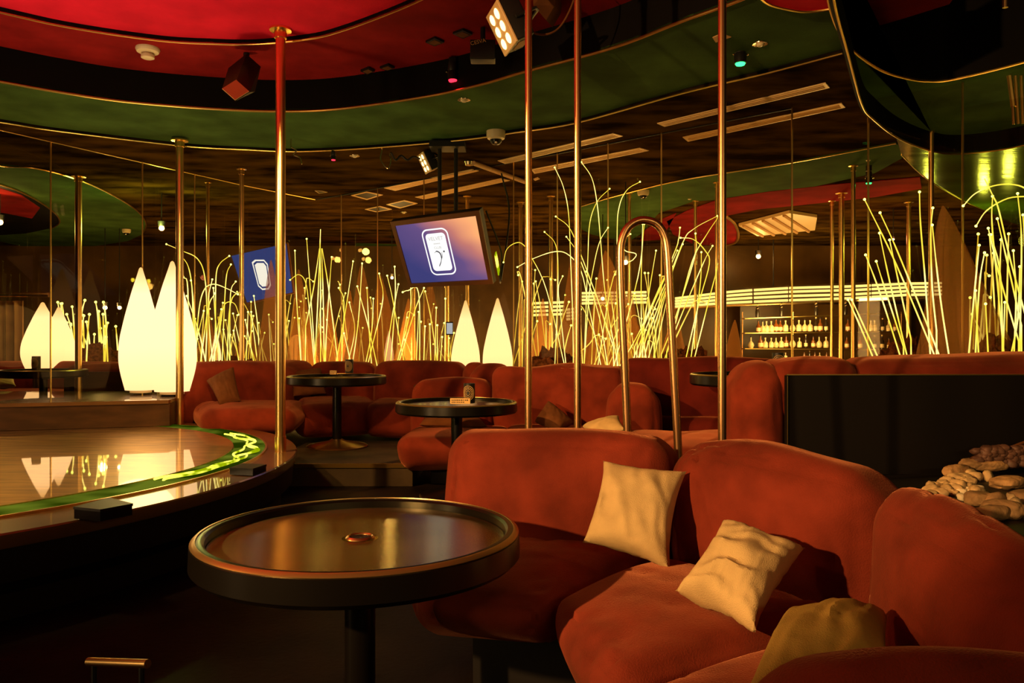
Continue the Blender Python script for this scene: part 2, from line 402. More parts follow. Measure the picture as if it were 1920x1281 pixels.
def arc_band(c, r0, r1, a0, a1, z, n=60, h=.008):
    bm = bmesh.new(); R_ = []
    for i in range(n+1):
        a = math.radians(a0+(a1-a0)*i/n); cs, sn = math.cos(a), math.sin(a)
        R_.append([bm.verts.new((c[0]+r*cs, c[1]+r*sn, zz)) for r, zz in ((r0, z), (r0, z+h), (r1, z+h), (r1, z))])
    for a, b2 in zip(R_, R_[1:]):
        for k in range(4): bm.faces.new((a[k], a[(k+1) % 4], b2[(k+1) % 4], b2[k]))
    bm.faces.new(R_[0]); bm.faces.new(R_[-1][::-1]); bmesh.ops.recalc_face_normals(bm, faces=bm.faces); return bm
obj('groove', arc_band(GC, GR-.195, GR, -75, 100, SZ+.002, 90, .005), 'rope_dim', stage)['label'] = 'dim green lit groove'
bm = bmesh.new()
for k, (ro, am, fr_) in enumerate(((.09, .05, 9), (.11, .06, 14), (.07, .04, 21))):
    pts = []
    for i in range(140):
        a = math.radians(-17+i*.40); r_ = GR-ro+am*math.sin(a*fr_+k*2)*.7+.02*math.sin(a*31+k)
        pts.append((GC[0]+r_*math.cos(a), GC[1]+r_*math.sin(a), SZ+.010+.003*k))
    add_tube(bm, pts, .006, 6)
obj('fiber_light', bm, 'rope', stage)['label'] = 'tangled glowing yellow fiber in the groove'
obj('edge_ring', arc_band(GC, GR, GR+.012, -180, 180, SZ, 160, .010), 'brass_trim', stage)
# plinth behind the stage that carries the cone lamps
pf = [on(-260, 762, .575), on(318, 750, .575)]
pl = thing('lamp_plinth', 'long low brown plinth behind the stage carrying the glowing lamps', 'plinth', (pf[0].x, pf[0].y, 0))
pts = [(pf[0].x, pf[0].y), (pf[1].x, pf[1].y), (-2.98, 7.55), (-6.6, 7.55)]
obj('plinth_body', slab([(x_, y_, .545) for x_, y_ in pts], (0, 0, -(.545-SZ-.014))), 'plinth', pl, False)
obj('plinth_top', slab([(x_, y_-.02, .575) for x_, y_ in pts], (0, 0, -.028)), 'stage_wood', pl, False)
def tray(name, c4, z, label):
    P = [on(u, v, z) for u, v in c4]; t = thing(name, label, 'box', (P[0].x, P[0].y, SZ), 'black boxes on the stage edge')
    obj('body', slab(P, (0, 0, -(z-SZ-.004))), 'black_gloss', t, False)
    q = [p.lerp(sum(P, Vector())/4, -.03) for p in P]
    obj('lid', slab([p+Vector((0, 0, .006)) for p in q], (0, 0, -.010)), 'black', t, False)
tray('menu_box', [(139, 953), (188, 958), (248, 947), (205, 936)], SZ+.045, 'wide black flat box on the stage rim nearest the camera')
tray('menu_box', [(431, 879), (474, 881), (499, 873), (455, 871)], SZ+.035, 'small black flat box on the stage rim beside the tall pole')
fr = thing('foot_rail', 'short brass foot rail glinting near the floor below the stage', 'rail', at(220, 1244, 2.2))
a, b_ = at(166, 1241, 2.25), at(277, 1245, 2.15)
obj('rail_tube', tube([a, b_], .012, 16), 'brass', fr)
for p in (a.lerp(b_, .1), a.lerp(b_, .9)): obj('bracket', tube([p, Vector((p.x, p.y, .0))], .008, 8), 'black', fr)

# ------------------------------------------------------------------ ceiling
def edge(px, z): return [on(u, v, z) for u, v in px]
zb, zg, zr, zt = 2.75, 2.77, 3.0, 3.03
def flat(pts, z): return [Vector((p[0], p[1], z)) for p in pts]
Q = catmull(edge([(1560, -60), (1566, 10), (1590, 100), (1617, 197), (1640, 225), (1680, 256), (1730, 278), (1780, 288), (1850, 284), (1920, 272), (2060, 240), (2300, 170)], 2.55))
e3 = catmull([Vector((-9, 1.4, zb)), Vector((-7.4, 3.0, zb)), Vector((-6.0, 4.3, zb)), Vector((-4.9, 5.3, zb))]+edge([(0, 228), (110, 245), (337, 272), (450, 279), (560, 283), (700, 276), (860, 262), (960, 248), (1080, 229), (1280, 173), (1440, 135), (1580, 98)], zb))
# brown ceiling: beyond e3, bounded on the right by the hanging fascia Q
q_in = [p for p in Q if p.y > e3[-1].y-.05]
far = [Vector((12, 3.5, zb)), Vector((12, 17.5, zb)), Vector((-12, 17.5, zb)), Vector((-12, 1.4, zb))]
struct('ceiling', slab(flat(e3, zb)+flat(q_in, zb)+far, (0, 0, .015)), 'brown_ceiling')
e2 = catmull([Vector((-8, 1.0, zg)), Vector((-6.6, 2.3, zg)), Vector((-5.3, 3.5, zg)), Vector((-4.2, 4.5, zg))]+edge([(0, 152), (120, 173), (240, 190), (400, 203), (527, 208), (640, 203), (800, 180), (900, 158), (985, 133), (1150, 88), (1280, 38), (1390, -2), (1480, -45)], zg))
struct('ceiling_green', slab(flat(e2, zg)+flat([p for p in Q if p.y > e2[-1].y+.05 and p.x < 3.4], zg)+[Vector((3.4, 9, zg)), Vector((-12, 9, zg))], (0, 0, .015)), 'green').name = 'ceiling_ring'
e1 = catmull([Vector((-7.5, -.2, zr)), Vector((-6.2, 1.3, zr)), Vector((-5.0, 2.7, zr)), Vector((-3.9, 3.9, zr))]+edge([(0, 22), (140, 52), (300, 75), (400, 81), (480, 82), (580, 72), (640, 57), (720, 28), (790, -2), (870, -45), (1000, -130)], zr))
struct('ceiling_wine', slab(flat(e1, zr)+[Vector((1.5, 2.4, zr)), Vector((1.5, 9, zr)), Vector((-12, 9, zr))], (0, 0, .012)), 'darkred').name = 'ceiling_dome'
struct('ceiling_red', slab([(-14, -3, zt), (1.45, -3, zt), (1.45, 8, zt), (-14, 8, zt)], (0, 0, .05)), 'red').name = 'ceiling_crown'
struct('ceiling_top', slab([(-14, -3, 3.3), (14, -3, 3.3), (14, 18, 3.3), (-14, 18, 3.3)], (0, 0, .05)), 'black_ceiling').name = 'ceiling_shell'
struct('wall_dome_low', ribbon(e2, zg, zr+.02), 'black_ceiling').name = 'wall_fascia'
struct('wall_dome_high', ribbon(e1, zr, zt+.004, .01), 'black_ceiling').name = 'wall_fascia_upper'
struct('wall_ring', ribbon(e3, zb-.004, zg+.004, .01), 'black_ceiling').name = 'wall_fascia_lower'
E1 = catmull(edge([(1545, -60), (1556, 10), (1572, 55), (1600, 95), (1650, 130), (1700, 146), (1740, 151), (1790, 147), (1920, 115), (2060, 70), (2300, -10)], 2.70))
struct('ceiling_bay', slab(flat(Q, 2.70)+flat(E1[::-1], 2.70), (0, 0, .012)), 'green').name = 'ceiling_bay'
struct('wall_bay', ribbon(Q, 2.55, 2.76, .02), 'black_ceiling').name = 'wall_bay_low'
struct('wall_bay', ribbon(E1, 2.70, 3.29, -.02), 'black_ceiling').name = 'wall_bay_high'
wedge = edge([(1556, 12), (1572, 30), (1600, 44), (1650, 48), (1700, 33), (1780, 8), (1800, -20), (1556, -20)], 2.92)
struct('ceiling_wedge', slab(wedge, (0, 0, .02)), 'darkred').name = 'ceiling_bay_red'
# glossy lower soffit in front of the bay
E3 = catmull(edge([(1690, 290), (1725, 325), (1760, 350), (1810, 378), (1860, 400), (1920, 425), (2100, 470)], 2.545))
qc = [p for p in Q if p.x > 2.75]
struct('ceiling_soffit', slab(flat(qc, 2.545)+flat(E3[::-1], 2.545), (0, 0, .02)), 'green_gloss').name = 'ceiling_soffit'
rr = catmull(edge([(1418, -12), (1440, 6), (1470, 15), (1510, 21), (1555, 16), (1600, 4), (1640, -14)], 2.74))
struct('ceiling_redpatch', slab(rr, (0, 0, .02)), 'red').name = 'ceiling_crown_small'
k = 2
for P, z, r_ in ((e1, zr-.004, .007), (e2, zg-.004, .009), (e3, zb-.006, .007), (Q, 2.548, .007), (E1, 2.697, .009), (E3, 2.543, .004), (rr, 2.738, .008)):
    struct('trim_%d' % k, tube(flat(P, z), r_, 8), 'brass_trim', smooth=True); k += 1
# mirror image of the ceiling, built as patches beyond the smoky glass
def patch(px, z, m_, name): struct(name, slab(edge(px, z), (0, 0, .008)), m_)
patch([(1085, 388), (1160, 366), (1280, 337), (1480, 305), (1680, 268), (1700, 292), (1640, 325), (1450, 367), (1300, 378), (1235, 400), (1200, 440), (1175, 455), (1110, 440), (1080, 425)], 2.742, 'green', 'ceiling_far_green')
patch([(1250, 415), (1290, 395), (1350, 374), (1440, 360), (1560, 347), (1725, 333), (1728, 354), (1640, 370), (1500, 385), (1420, 393), (1362, 405), (1378, 420), (1384, 440), (1378, 455), (1350, 462), (1300, 458), (1262, 440)], 2.738, 'darkred', 'ceiling_far_red')
patch([(1240, 412), (1268, 400), (1240, 450), (1200, 452), (1210, 432)], 2.738, 'darkred', 'ceiling_far_wine')
patch([(-60, 285), (0, 310), (60, 314), (120, 328), (180, 350), (230, 376), (260, 398), (274, 420), (266, 440), (240, 452), (150, 466), (60, 466), (-60, 440)], 2.742, 'green', 'ceiling_left_green')
patch([(-60, 330), (0, 345), (45, 362), (85, 385), (108, 405), (111, 418), (96, 428), (50, 438), (-60, 445)], 2.738, 'black_ceiling', 'ceiling_left_dark')
patch([(-60, 335), (0, 353), (40, 366), (75, 390), (60, 410), (10, 400), (-60, 392)], 2.734, 'darkred', 'ceiling_left_red')
patch([(668, 457), (745, 459), (742, 475), (660, 476)], 2.742, 'green', 'ceiling_middle_green')
struct('trim_%d' % k, tube(flat(catmull(edge([(-60, 285), (0, 310), (60, 314), (120, 328), (180, 350), (230, 376), (260, 398), (274, 420), (266, 440)], 2.742)), 2.738), .008, 6), 'brass_trim', smooth=True); k += 1
struct('trim_%d' % k, tube(flat(catmull(edge([(-60, 330), (0, 345), (45, 362), (85, 385), (108, 405), (111, 418), (96, 428)], 2.738)), 2.732), .010, 6), 'brass_trim', smooth=True); k += 1
struct('trim_%d' % k, tube(flat(catmull(edge([(1085, 388), (1160, 366), (1280, 337), (1480, 305), (1680, 268)], 2.742)), 2.738), .007, 6), 'brass_trim', smooth=True); k += 1
struct('trim_%d' % k, tube(flat(catmull(edge([(1362, 405), (1378, 420), (1384, 440), (1378, 455), (1350, 462)], 2.738)), 2.734), .02, 6), 'brass_trim', smooth=True); k += 1

# ------------------------------------------------------------------ walls and smoky mirror panes
CX, CY = -2.31, 9.43
def wl(Y): return -3.98+.529*(Y-6.56)        # x of the left glass at depth Y
def wr_Y(u): a = (u-960)/F; return 8.776/(a+1.175)
def wl_Y(u): a = (u-960)/F; return (-3.98-.529*6.56)/(a-.529)
def wallY(u): return wl_Y(u) if u < 585 else wr_Y(u)
cnr = Vector((CX-.04, 9.43, 0))
def pane(p, q, z0, z1, name):
    d = Vector((q.x-p.x, q.y-p.y, 0)).normalized(); nn = Vector((-d.y, d.x, 0))*.006
    a = Vector((p.x, p.y, z0)); b2 = Vector((q.x, q.y, z0)); up = Vector((0, 0, z1-z0))
    bm = bmesh.new(); vs = [bm.verts.new(c) for c in (a, b2, b2+up, a+up)]; bm.faces.new(vs)
    struct(name, bm, 'glass')
wn = 1
seams_l = [95, 267, 365, 455]; seams_r = [640, 708, 795, 963, 1045, 1140, 1240, 1485, 1628, 1805]
pl_ = [Vector((-5.6, 3.5, 0))]+[Vector((wl(wl_Y(u)), wl_Y(u), 0)) for u in seams_l]+[cnr]
pr_ = [cnr]+[Vector(((u-960)/F*wr_Y(u), wr_Y(u), 0)) for u in seams_r]+[Vector((5.5, 2.79, 0))]
for P in (pl_, pr_):
    for a, b2 in zip(P, P[1:]):
        pane(a, b2, .57 if P is pl_ else UP, zb if b2.x < 3 else 2.54, 'mirror_pane_%d' % wn); wn += 1
for P, rng in ((pl_, 1), (pr_, 0)):
    for p in P[1:-1]:
        struct('trim_%d' % k, box((p.x, p.y, (zb+.57)/2), (.010, .010, zb-.57)), 'brass_trim'); k += 1
struct('trim_%d' % k, tube([Vector((p.x, p.y, zb-.006)) for p in pl_], .005, 6), 'brass_trim', smooth=True); k += 1
struct('trim_%d' % k, tube([Vector((p.x, p.y, zb-.006)) for p in pr_ if p.x < 2.4], .005, 6), 'black', smooth=True); k += 1
struct('wall_back', box((0, 14.1, 1.6), (26, .2, 3.4)), 'wallpanel')
struct('wall_left', box((-12.1, 8, 1.6), (.2, 22, 3.4)), 'wallpanel')
struct('wall_right', box((12.1, 8, 1.6), (.2, 22, 3.4)), 'wallpanel')
struct('wall_front', box((0, -2.6, 1.6), (26, .2, 3.4)), 'black_ceiling')

# ------------------------------------------------------------------ poles
def pole(u, vb, vt, Y, rad, label, mt='brass', collar=True, zt_=None, zb_=None, group='vertical brass poles'):
    b2 = at(u, vb, Y); t = at(u, vt, Y); z0 = zb_ if zb_ is not None else b2.z; z1 = zt_ if zt_ is not None else t.z
    o = thing('dance_pole', label, 'pole', (b2.x, Y, z0), group)
    obj('shaft', tube([(b2.x, Y, z0), (b2.x, Y, z1-.004)], rad, 24), mt, o)
    obj('ceiling_flange', lathe((b2.x, Y, 0), [(0, z1-.001), (rad*2.2, z1-.001), (rad*2.2, z1-.012), (rad*1.25, z1-.016), (rad*1.25, z1-.06), (0, z1-.06)], 28), 'brass_trim', o)
    if collar:
        obj('collar', lathe((b2.x, Y, 0), [(rad*1.02, z0+.10), (rad*1.12, z0+.10), (rad*1.12, z0), (rad*1.02, z0)], 28), mt, o)
    return o
pole(526, 847, 40, 5.0, .031, 'tall thick brass pole on the near right rim of the stage', zt_=zt, zb_=SZ)
pole(337, 797, 265, 6.65, .031, 'brass pole at the far edge of the stage in front of the lamps', zt_=zb, zb_=SZ)
pole(147, 738, 342, 8.1, .032, 'brass pole left of the two tall lamps, behind the stage', zt_=zb)
pole(453, 700, 320, 7.75, .022, 'slim brass pole behind the left end of the rear sofa', zt_=zb, zb_=UP, collar=False)
pole(390, 700, 340, 8.4, .016, 'thin pole between the tall lamps and the rear sofa', zt_=zb, zb_=UP, collar=False)
pole(991, 830, -60, 3.45, .0155, 'leftmost of the three slim coppery poles behind the front booth', 'copper', False, zt_=2.77, zb_=0, group='slim poles behind the front booth')
pole(1083, 830, -60, 3.45, .0155, 'middle one of the three slim coppery poles behind the front booth', 'copper', False, zt_=2.77, zb_=0, group='slim poles behind the front booth')
pole(1354, 850, -60, 2.95, .0155, 'rightmost slim coppery pole, between the hoop rail and the dark partition', 'copper', False, zt_=2.77, zb_=0, group='slim poles behind the front booth')
for u, Y, r_, nm in ((1560, 9.5, .020, 'left one of the pair of poles before the bar shelves'), (1578, 9.0, .030, 'thicker one of the pair of poles before the bar shelves'),
                     (1600, 7.6, .020, 'pole right of the pair in front of the bottles'), (1704, 9.6, .025, 'pole at the right end of the bottle shelves'), (1746, 6.2, .02, 'pole left of the big net cone'),
                     (1344, 8.4, .018, 'pole just left of the nearest slim pole, beyond the glass'), (1304, 9.5, .018, 'pole among the leaning rods left of the bar'),
                     (1180, 9.0, .018, 'pole inside the hoop rail, beyond the glass'), (1033, 9.2, .022, 'pole beyond the glass between two slim poles'), (976, 9.6, .022, 'pole beyond the glass right of the pale cone lamp'),
                     (838, 10.5, .03, 'pole below the screen, left of the pale lamp'), (876, 9.2, .022, 'dark pole in front of the pale cone lamp'), (775, 10.8, .03, 'pole below the left part of the screen')):
    pole(u, 690, 300, Y, r_, nm, 'brass', False, zt_=zb, zb_=UP, group='poles beyond the glass')
pole(1885, 100, -60, 3.9, .013, 'thin brown rod hanging from the dark ceiling bay', 'copper', False, zt_=3.29, zb_=2.70, group='hanging rods')
# hoop rail
hr = thing('hoop_rail', 'tall inverted U shaped brass rail standing behind the front booth', 'rail', (.47, 3.0, 0))
P = [at(1177, 850, 3.0), at(1172, 700, 3.0), at(1165, 560, 3.0), at(1163, 480, 3.0), at(1166, 450, 3.0), at(1177, 427, 3.0), at(1194, 415, 3.0), at(1212, 413, 3.0), at(1231, 420, 3.0), at(1244, 438, 3.0), at(1251, 470, 3.0), at(1256, 560, 3.0), at(1264, 700, 3.0), at(1272, 860, 3.0)]
P = [Vector((.44, 3.0, .01))]+P+[Vector((.655, 3.0, .01))]
obj('hoop_tube', tube(catmull(P, 8), .0155, 20), 'copper', hr)
for x_ in (.44, .655): obj('floor_flange', lathe((x_, 3.0, 0), [(0, .02), (.03, .018), (.04, .002), (0, .002)], 24), 'brass_trim', hr)

# ------------------------------------------------------------------ round tables
def round_table(cx, cy, z0, zt_, R_, label, hole=False):
    t = thing('cocktail_table', label, 'table', (cx, cy, z0), 'round black cocktail tables')
    obj('tabletop', lathe((cx, cy, 0), [(0, zt_-.055), (R_-.02, zt_-.055), (R_-.008, zt_-.04), (R_-.008, zt_-.03), (R_-.035, zt_-.03), (R_-.036, zt_-.012), (.045 if hole else 0, zt_-.012)]+([(.045, zt_-.03), (0, zt_-.03)] if hole else []), 96),
        M['table_metal'], t)['label'] = 'brushed glossy metal top'
    obj('rim', lathe((cx, cy, 0), [(R_-.034, zt_-.030), (R_-.034, zt_+.006), (R_-.028, zt_+.012), (R_-.012, zt_+.012), (R_, zt_+.002), (R_+.002, zt_-.05), (R_-.01, zt_-.062), (R_-.06, zt_-.066), (R_-.06, zt_-.056)], 96), 'black_gloss', t)
    obj('edge_band', lathe((cx, cy, 0), [(R_-.015, zt_+.0100), (R_-.014, zt_+.0135), (R_-.008, zt_+.0125), (R_-.001, zt_+.006), (R_-.004, zt_+.002), (R_-.015, zt_+.0100)], 96), 'copper_edge', t)
    if hole:
        obj('cup_ring', lathe((cx, cy, zt_-.012), [(.028, -.004), (.028, .003), (.031, .006), (.035, .003), (.037, 0)], 40), 'brass', t)
        obj('cup_well', lathe((cx, cy, zt_-.012), [(0, -.003), (.029, -.003), (.029, .002), (0, .002)], 32), 'black', t)
    obj('column', lathe((cx, cy, 0), [(0, z0+.05), (.038, z0+.05), (.038, zt_-.09), (.07, zt_-.066), (0, zt_-.066)], 32), 'black_gloss', t)
    obj('base', lathe((cx, cy, 0), [(0, z0+.002), (.25, z0+.002), (.255, z0+.012), (.24, z0+.022), (.07, z0+.055), (.045, z0+.07), (0, z0+.07)], 64), 'brass' if z0 > 0 else 'black_gloss', t)
    return t
M['table_metal'] = mat('brushed_table_metal', (.60, .50, .22), .22, 1, var=.12, vscale=5)
nn_ = M['table_metal'].node_tree; cx3 = nn_.nodes.new('ShaderNodeCombineXYZ'); cx3.inputs[1].default_value = 1
nn_.links.new(cx3.outputs[0], nn_.nodes['Principled BSDF'].inputs['Tangent']); nn_.nodes['Principled BSDF'].inputs['Anisotropic'].default_value = .92
M['copper_edge'] = mat('worn_table_edge', (.55, .36, .13), .32, .9)
round_table(-.382, 1.985, 0, .568, .400, 'large round black table in the foreground with a central cup hole', True)
round_table(-.375, 5.35, 0, .632, .41, 'round black table with candle holder in front of the middle booth')
round_table(-1.47, 6.63, UP, .752, .41, 'round black table on a brass base on the raised rear floor')
round_table(1.58, 5.15, UP, .828, .41, 'dark round table partly hidden behind the velvet partition end')
round_table(-4.72, 7.95, UP, .755, .40, 'dark round table beyond the stage at far left')
def candle(u, v, Y, label, s=1):
    b2 = at(u, v, Y); t = thing('candle_holder', label, 'candle holder', b2, 'patterned candle holders')
    r_ = .033*s; h = .115*s
    obj('cup', lathe(b2, [(0, 0), (r_, 0), (r_, h), (r_*.9, h), (r_*.88, h*.3), (0, h*.3)], 32), 'black', t)
    bm = bmesh.new()
    for rr_ in (.012, .021, .028, .036):
        nn = int(rr_*900)
        for k_ in range(nn):
            a = 2*math.pi*k_/nn; dx = rr_*s*math.cos(a); z = h*.52+rr_*s*1.15*math.sin(a)
            th = dx/r_-1.75
            add_box(bm, b2+Vector((math.cos(th)*r_*1.01, math.sin(th)*r_*1.01, z)), (.0035*s,)*3)
    obj('dotted_medallion', bm, 'gold_print', t, False)
    return t
candle(880, 756, 5.28, 'tall candle holder with gold dotted medallion on the middle table', 1.15)
candle(655, 700, 6.60, 'candle holder on the table on the raised rear floor', 1.0)
candle(1459, 700, 5.1, 'candle holder peeking over the partition before the bar shelves', 1.15)
candle(68, 694, 7.9, 'candle holder on the far left table beyond the stage', 1.2)
def card(u, v, Y, label, w_=.13, h_=.035):
    p = at(u, v, Y); t = thing('table_card', label, 'card', p, 'small table cards')
    obj('card_block', box(p+Vector((0, 0, h_/2)), (w_, .03, h_)), 'gold_print', t, False)
    bm = bmesh.new(); random.seed(5)
    for row, n_ in ((.68, 9), (.30, 7)):
        for k_ in range(n_):
            add_box(bm, p+Vector((-w_*.40+k_*w_*.095, -.016, h_*row)), (w_*.06, .002, h_*(.12+.1*random.random())))
    obj('print', bm, 'black', t, False)
card(863, 757, 5.16, 'small gold card leaning by the candle holder on the middle table')
card(625, 702, 6.4, 'small tent card on the raised rear table', .05, .03)

# ------------------------------------------------------------------ velvet booths
def sofa(label, parts, group, mt='velvet', name='sofa_module'):
    P0 = parts[0][1][0]; t = thing(name, label, 'sofa', (P0[0], P0[1], 0), group)
    for i, (nm, c4, z0, z1, kw) in enumerate(parts):
        zz0 = z0 if isinstance(z0, (list, tuple)) else [z0]*4; zz1 = z1 if isinstance(z1, (list, tuple)) else [z1]*4
        tops = kw.pop('top', c4); kw.setdefault('seed', len(label)*.37+i); mm = kw.pop('m', mt)
        c8 = [(x_, y_, z) for (x_, y_), z in zip(c4, zz0)]+[(x_, y_, z) for (x_, y_), z in zip(tops, zz1)]
        obj(nm, puff(c8, **kw), mm, t)
    return t
G1 = 'front booth sofa modules'
base = dict(r=.01, bulge=0, wr=0, n=2, m='black_panel')
sofa('front booth sofa module behind the foreground table, left end of the booth', [
    ('backrest', [(-.215, 2.70), (.47, 2.47), (.58, 2.72), (-.215, 2.96)],   .14, [.725, .735, .715, .72], dict(r=.08, bulge=.03, n=26, wr=.008)),
    ('seat', [(-.25, 2.18), (.10, 2.06), (.46, 2.52), (-.20, 2.80)], [.23, .25, .2, .2], [.385, .375, .40, .395], dict(r=.075, bulge=.03, n=24, wr=.006, top=[(-.29, 2.08), (.085, 1.99), (.47, 2.52), (-.20, 2.80)])),
    ('base', [(-.12, 2.38), (.20, 2.25), (.45, 2.62), (-.12, 2.85)], .0, .24, dict(base))], G1)
sofa('front booth sofa module with the tilted tan pillow, middle of the curve', [
    ('backrest', [(.475, 2.45), (.87, 1.96), (1.10, 2.10), (.64, 2.72)], .14, [.735, .725, .69, .72], dict(r=.11, bulge=.035, n=30, wr=.009)),
    ('seat', [(.18, 1.98), (.27, 1.58), (.88, 1.94), (.47, 2.45)], [.16, .17, .2, .2], [.385, .385, .40, .40], dict(r=.08, bulge=.035, n=26, wr=.006, top=[(.075, 2.03), (.185, 1.54), (.88, 1.94), (.46, 2.45)])),
    ('base', [(.40, 2.1), (.45, 1.8), (.85, 2.05), (.6, 2.4)], .0, .2, dict(base))], G1)
sofa('front booth sofa module at the right edge, big rounded backrest facing left', [
    ('backrest', [(.825, 1.87), (.82, 1.10), (1.03, 1.10), (1.01, 1.97)], .14, [.715, .64, .60, .69], dict(r=.12, bulge=.05, n=30, wr=.007)),
    ('seat', [(.22, 1.49), (.30, 1.02), (.86, 1.06), (.85, 1.89)], .17, [.385, .39, .40, .40], dict(r=.08, bulge=.03, n=24, wr=.006, top=[(.17, 1.52), (.22, 1.0), (.86, 1.06), (.85, 1.89)])),
    ('base', [(.45, 1.6), (.5, 1.1), (.85, 1.1), (.85, 1.8)], .0, .2, dict(base))], G1)
sofa('front booth end module, rounded velvet arm nearest the camera at lower right', [
    ('armrest', [(.27, .98), (1.05, .90), (1.05, 1.14), (.33, 1.22)], .12, [.575, .555, .575, .575], dict(r=.12, bulge=.065, n=26, wr=.006))], G1)
G2 = 'middle booth sofa modules'
sofa('middle booth low left module with flat backrest behind the candle table', [
    ('backrest', [(-.80, 6.35), (-.16, 6.35), (-.14, 6.62), (-.82, 6.62)], .16, .735, dict(r=.10, bulge=.02, n=18)),
    ('seat', [(-.78, 5.60), (-.10, 5.62), (.0, 6.3), (-.80, 6.4)], [.12, .12, .15, .15], [.37, .36, .38, .38], dict(r=.09, bulge=.03, n=20, wr=.009, top=[(-.82, 5.50), (-.06, 5.55), (.02, 6.36), (-.80, 6.4)])),
    ('base', [(-.6, 5.8), (-.1, 5.8), (-.1, 6.4), (-.6, 6.4)], .0, .15, dict(base))], G2)
sofa('middle booth tall module with gathered loose velvet cover', [
    ('backrest', [(-.15, 6.22), (.86, 6.10), (.92, 6.42), (-.15, 6.55)], .16, [.84, .85, .85, .84], dict(r=.07, bulge=.02, n=24, wr=.016)),
    ('seat', [(-.06, 5.62), (.62, 5.2), (.86, 6.1), (-.06, 6.3)], .14, [.37, .37, .40, .40], dict(r=.08, bulge=.03, n=18)),
    ('base', [(0, 5.8), (.5, 5.6), (.7, 6.1), (0, 6.3)], .0, .15, dict(base))], G2)
sofa('middle booth rounded arm module behind the hoop rail', [
    ('armrest', [(.66, 5.45), (.98, 5.30), (1.06, 5.72), (.76, 5.9)], .1, [.745, .735, .72, .74], dict(r=.12, bulge=.03, n=18))], G2)
sofa('middle booth curved front seat right of the hoop rail', [
    ('seat', [(.42, 4.55), (1.45, 4.40), (1.65, 5.2), (.66, 5.28)], .14, [.43, .43, .47, .46], dict(r=.09, bulge=.03, n=20, wr=.01)),
    ('base', [(.6, 4.7), (1.4, 4.6), (1.5, 5.1), (.7, 5.1)], .0, .15, dict(base))], G2)
G3 = 'rear booth sofa modules'
sofa('rear left sofa module with black end panel beside the tall lamps', [
    ('backrest', [(-2.92, 6.85), (-2.12, 7.15), (-2.16, 7.45), (-3.0, 7.2)], .28, [.85, .85, .86, .86], dict(r=.11, bulge=.02, n=18)),
    ('seat', [(-2.45, 6.25), (-1.75, 6.35), (-1.85, 7.15), (-2.80, 6.95)], .30, [.50, .50, .52, .52], dict(r=.09, bulge=.03, n=18, wr=.009)),
    ('end_panel', [(-3.02, 6.78), (-2.90, 6.78), (-2.95, 7.25), (-3.04, 7.25)], .25, .80, dict(r=.015, bulge=0, wr=0, n=3, m='black_panel'))], G3)
sofa('rear corner sofa module in shadow between the left sofa and the table', [
    ('backrest', [(-2.12, 7.15), (-1.95, 7.9), (-2.25, 8.1), (-2.45, 7.4)], .28, .845, dict(r=.11, bulge=.02, n=14)),
    ('seat', [(-1.85, 6.75), (-1.15, 7.05), (-1.45, 7.8), (-2.05, 7.5)], .22, [.50, .50, .52, .52], dict(r=.09, bulge=.03, n=18))], G3)
sofa('rear wall sofa module right of the corner, behind the raised table', [
    ('backrest', [(-2.0, 7.75), (-1.36, 7.75), (-1.36, 8.05), (-2.0, 8.05)], .28, .835, dict(r=.10, bulge=.02, n=16)),
    ('seat', [(-1.98, 7.2), (-1.36, 7.1), (-1.36, 7.8), (-1.98, 7.8)], .2, .51, dict(r=.09, bulge=.02, n=16))], G3)
sofa('long rear wall sofa module to the right of the raised table', [
    ('backrest', [(-1.355, 7.7), (-.48, 7.45), (-.42, 7.75), (-1.355, 8.0)], .28, .845, dict(r=.10, bulge=.02, n=20)),
    ('seat', [(-1.30, 6.95), (-.60, 6.9), (-.48, 7.5), (-1.355, 7.75)], .2, .50, dict(r=.09, bulge=.02, n=16))], G3)
sofa('narrow rear sofa module just above the low middle backrest', [
    ('backrest', [(-.47, 7.35), (-.24, 7.15), (-.22, 7.45), (-.42, 7.65)], .28, .835, dict(r=.09, bulge=.02, n=14))], G3)
sofa('narrow rounded rear sofa end left of the tall gathered backrest', [
    ('backrest', [(-.36, 6.72), (.02, 6.66), (.02, 6.95), (-.36, 7.0)], .28, .84, dict(r=.13, bulge=.02, n=14))], G3)
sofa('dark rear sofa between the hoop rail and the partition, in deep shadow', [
    ('backrest', [(.80, 5.95), (1.92, 5.40), (2.05, 5.62), (.92, 6.2)], .2, [.915, .92, .92, .915], dict(r=.07, bulge=.02, n=20, m='velvet_shaded')),
    ('seat', [(.98, 5.75), (1.6, 5.2), (1.95, 5.4), (1.0, 5.95)], .2, .5, dict(r=.06, bulge=.02, n=14, m='velvet_shaded'))], G3)
sofa('dark rear sofa seen across the stage at the far left', [
    ('backrest', [(-6.6, 9.4), (-4.45, 9.1), (-4.45, 9.4), (-6.6, 9.8)], .2, .80, dict(r=.10, bulge=.02, n=18)),
    ('seat', [(-6.3, 8.6), (-5.0, 8.4), (-4.6, 9.1), (-6.3, 9.3)], .2, .5, dict(r=.09, bulge=.02, n=14))], 'sofas seen beyond the glass')
sofa('rust sofa with dark back seen beyond the stage, left of the lamps', [
    ('backrest', [(-4.72, 8.30), (-3.72, 8.30), (-3.72, 8.6), (-4.72, 8.6)], .62, .80, dict(r=.08, bulge=.02, n=16)),
    ('back_panel', [(-4.70, 8.27), (-3.72, 8.27), (-3.72, 8.5), (-4.70, 8.5)], .2, .735, dict(r=.01, bulge=0, wr=0, n=2, m='plinth'))], 'sofas seen beyond the glass')
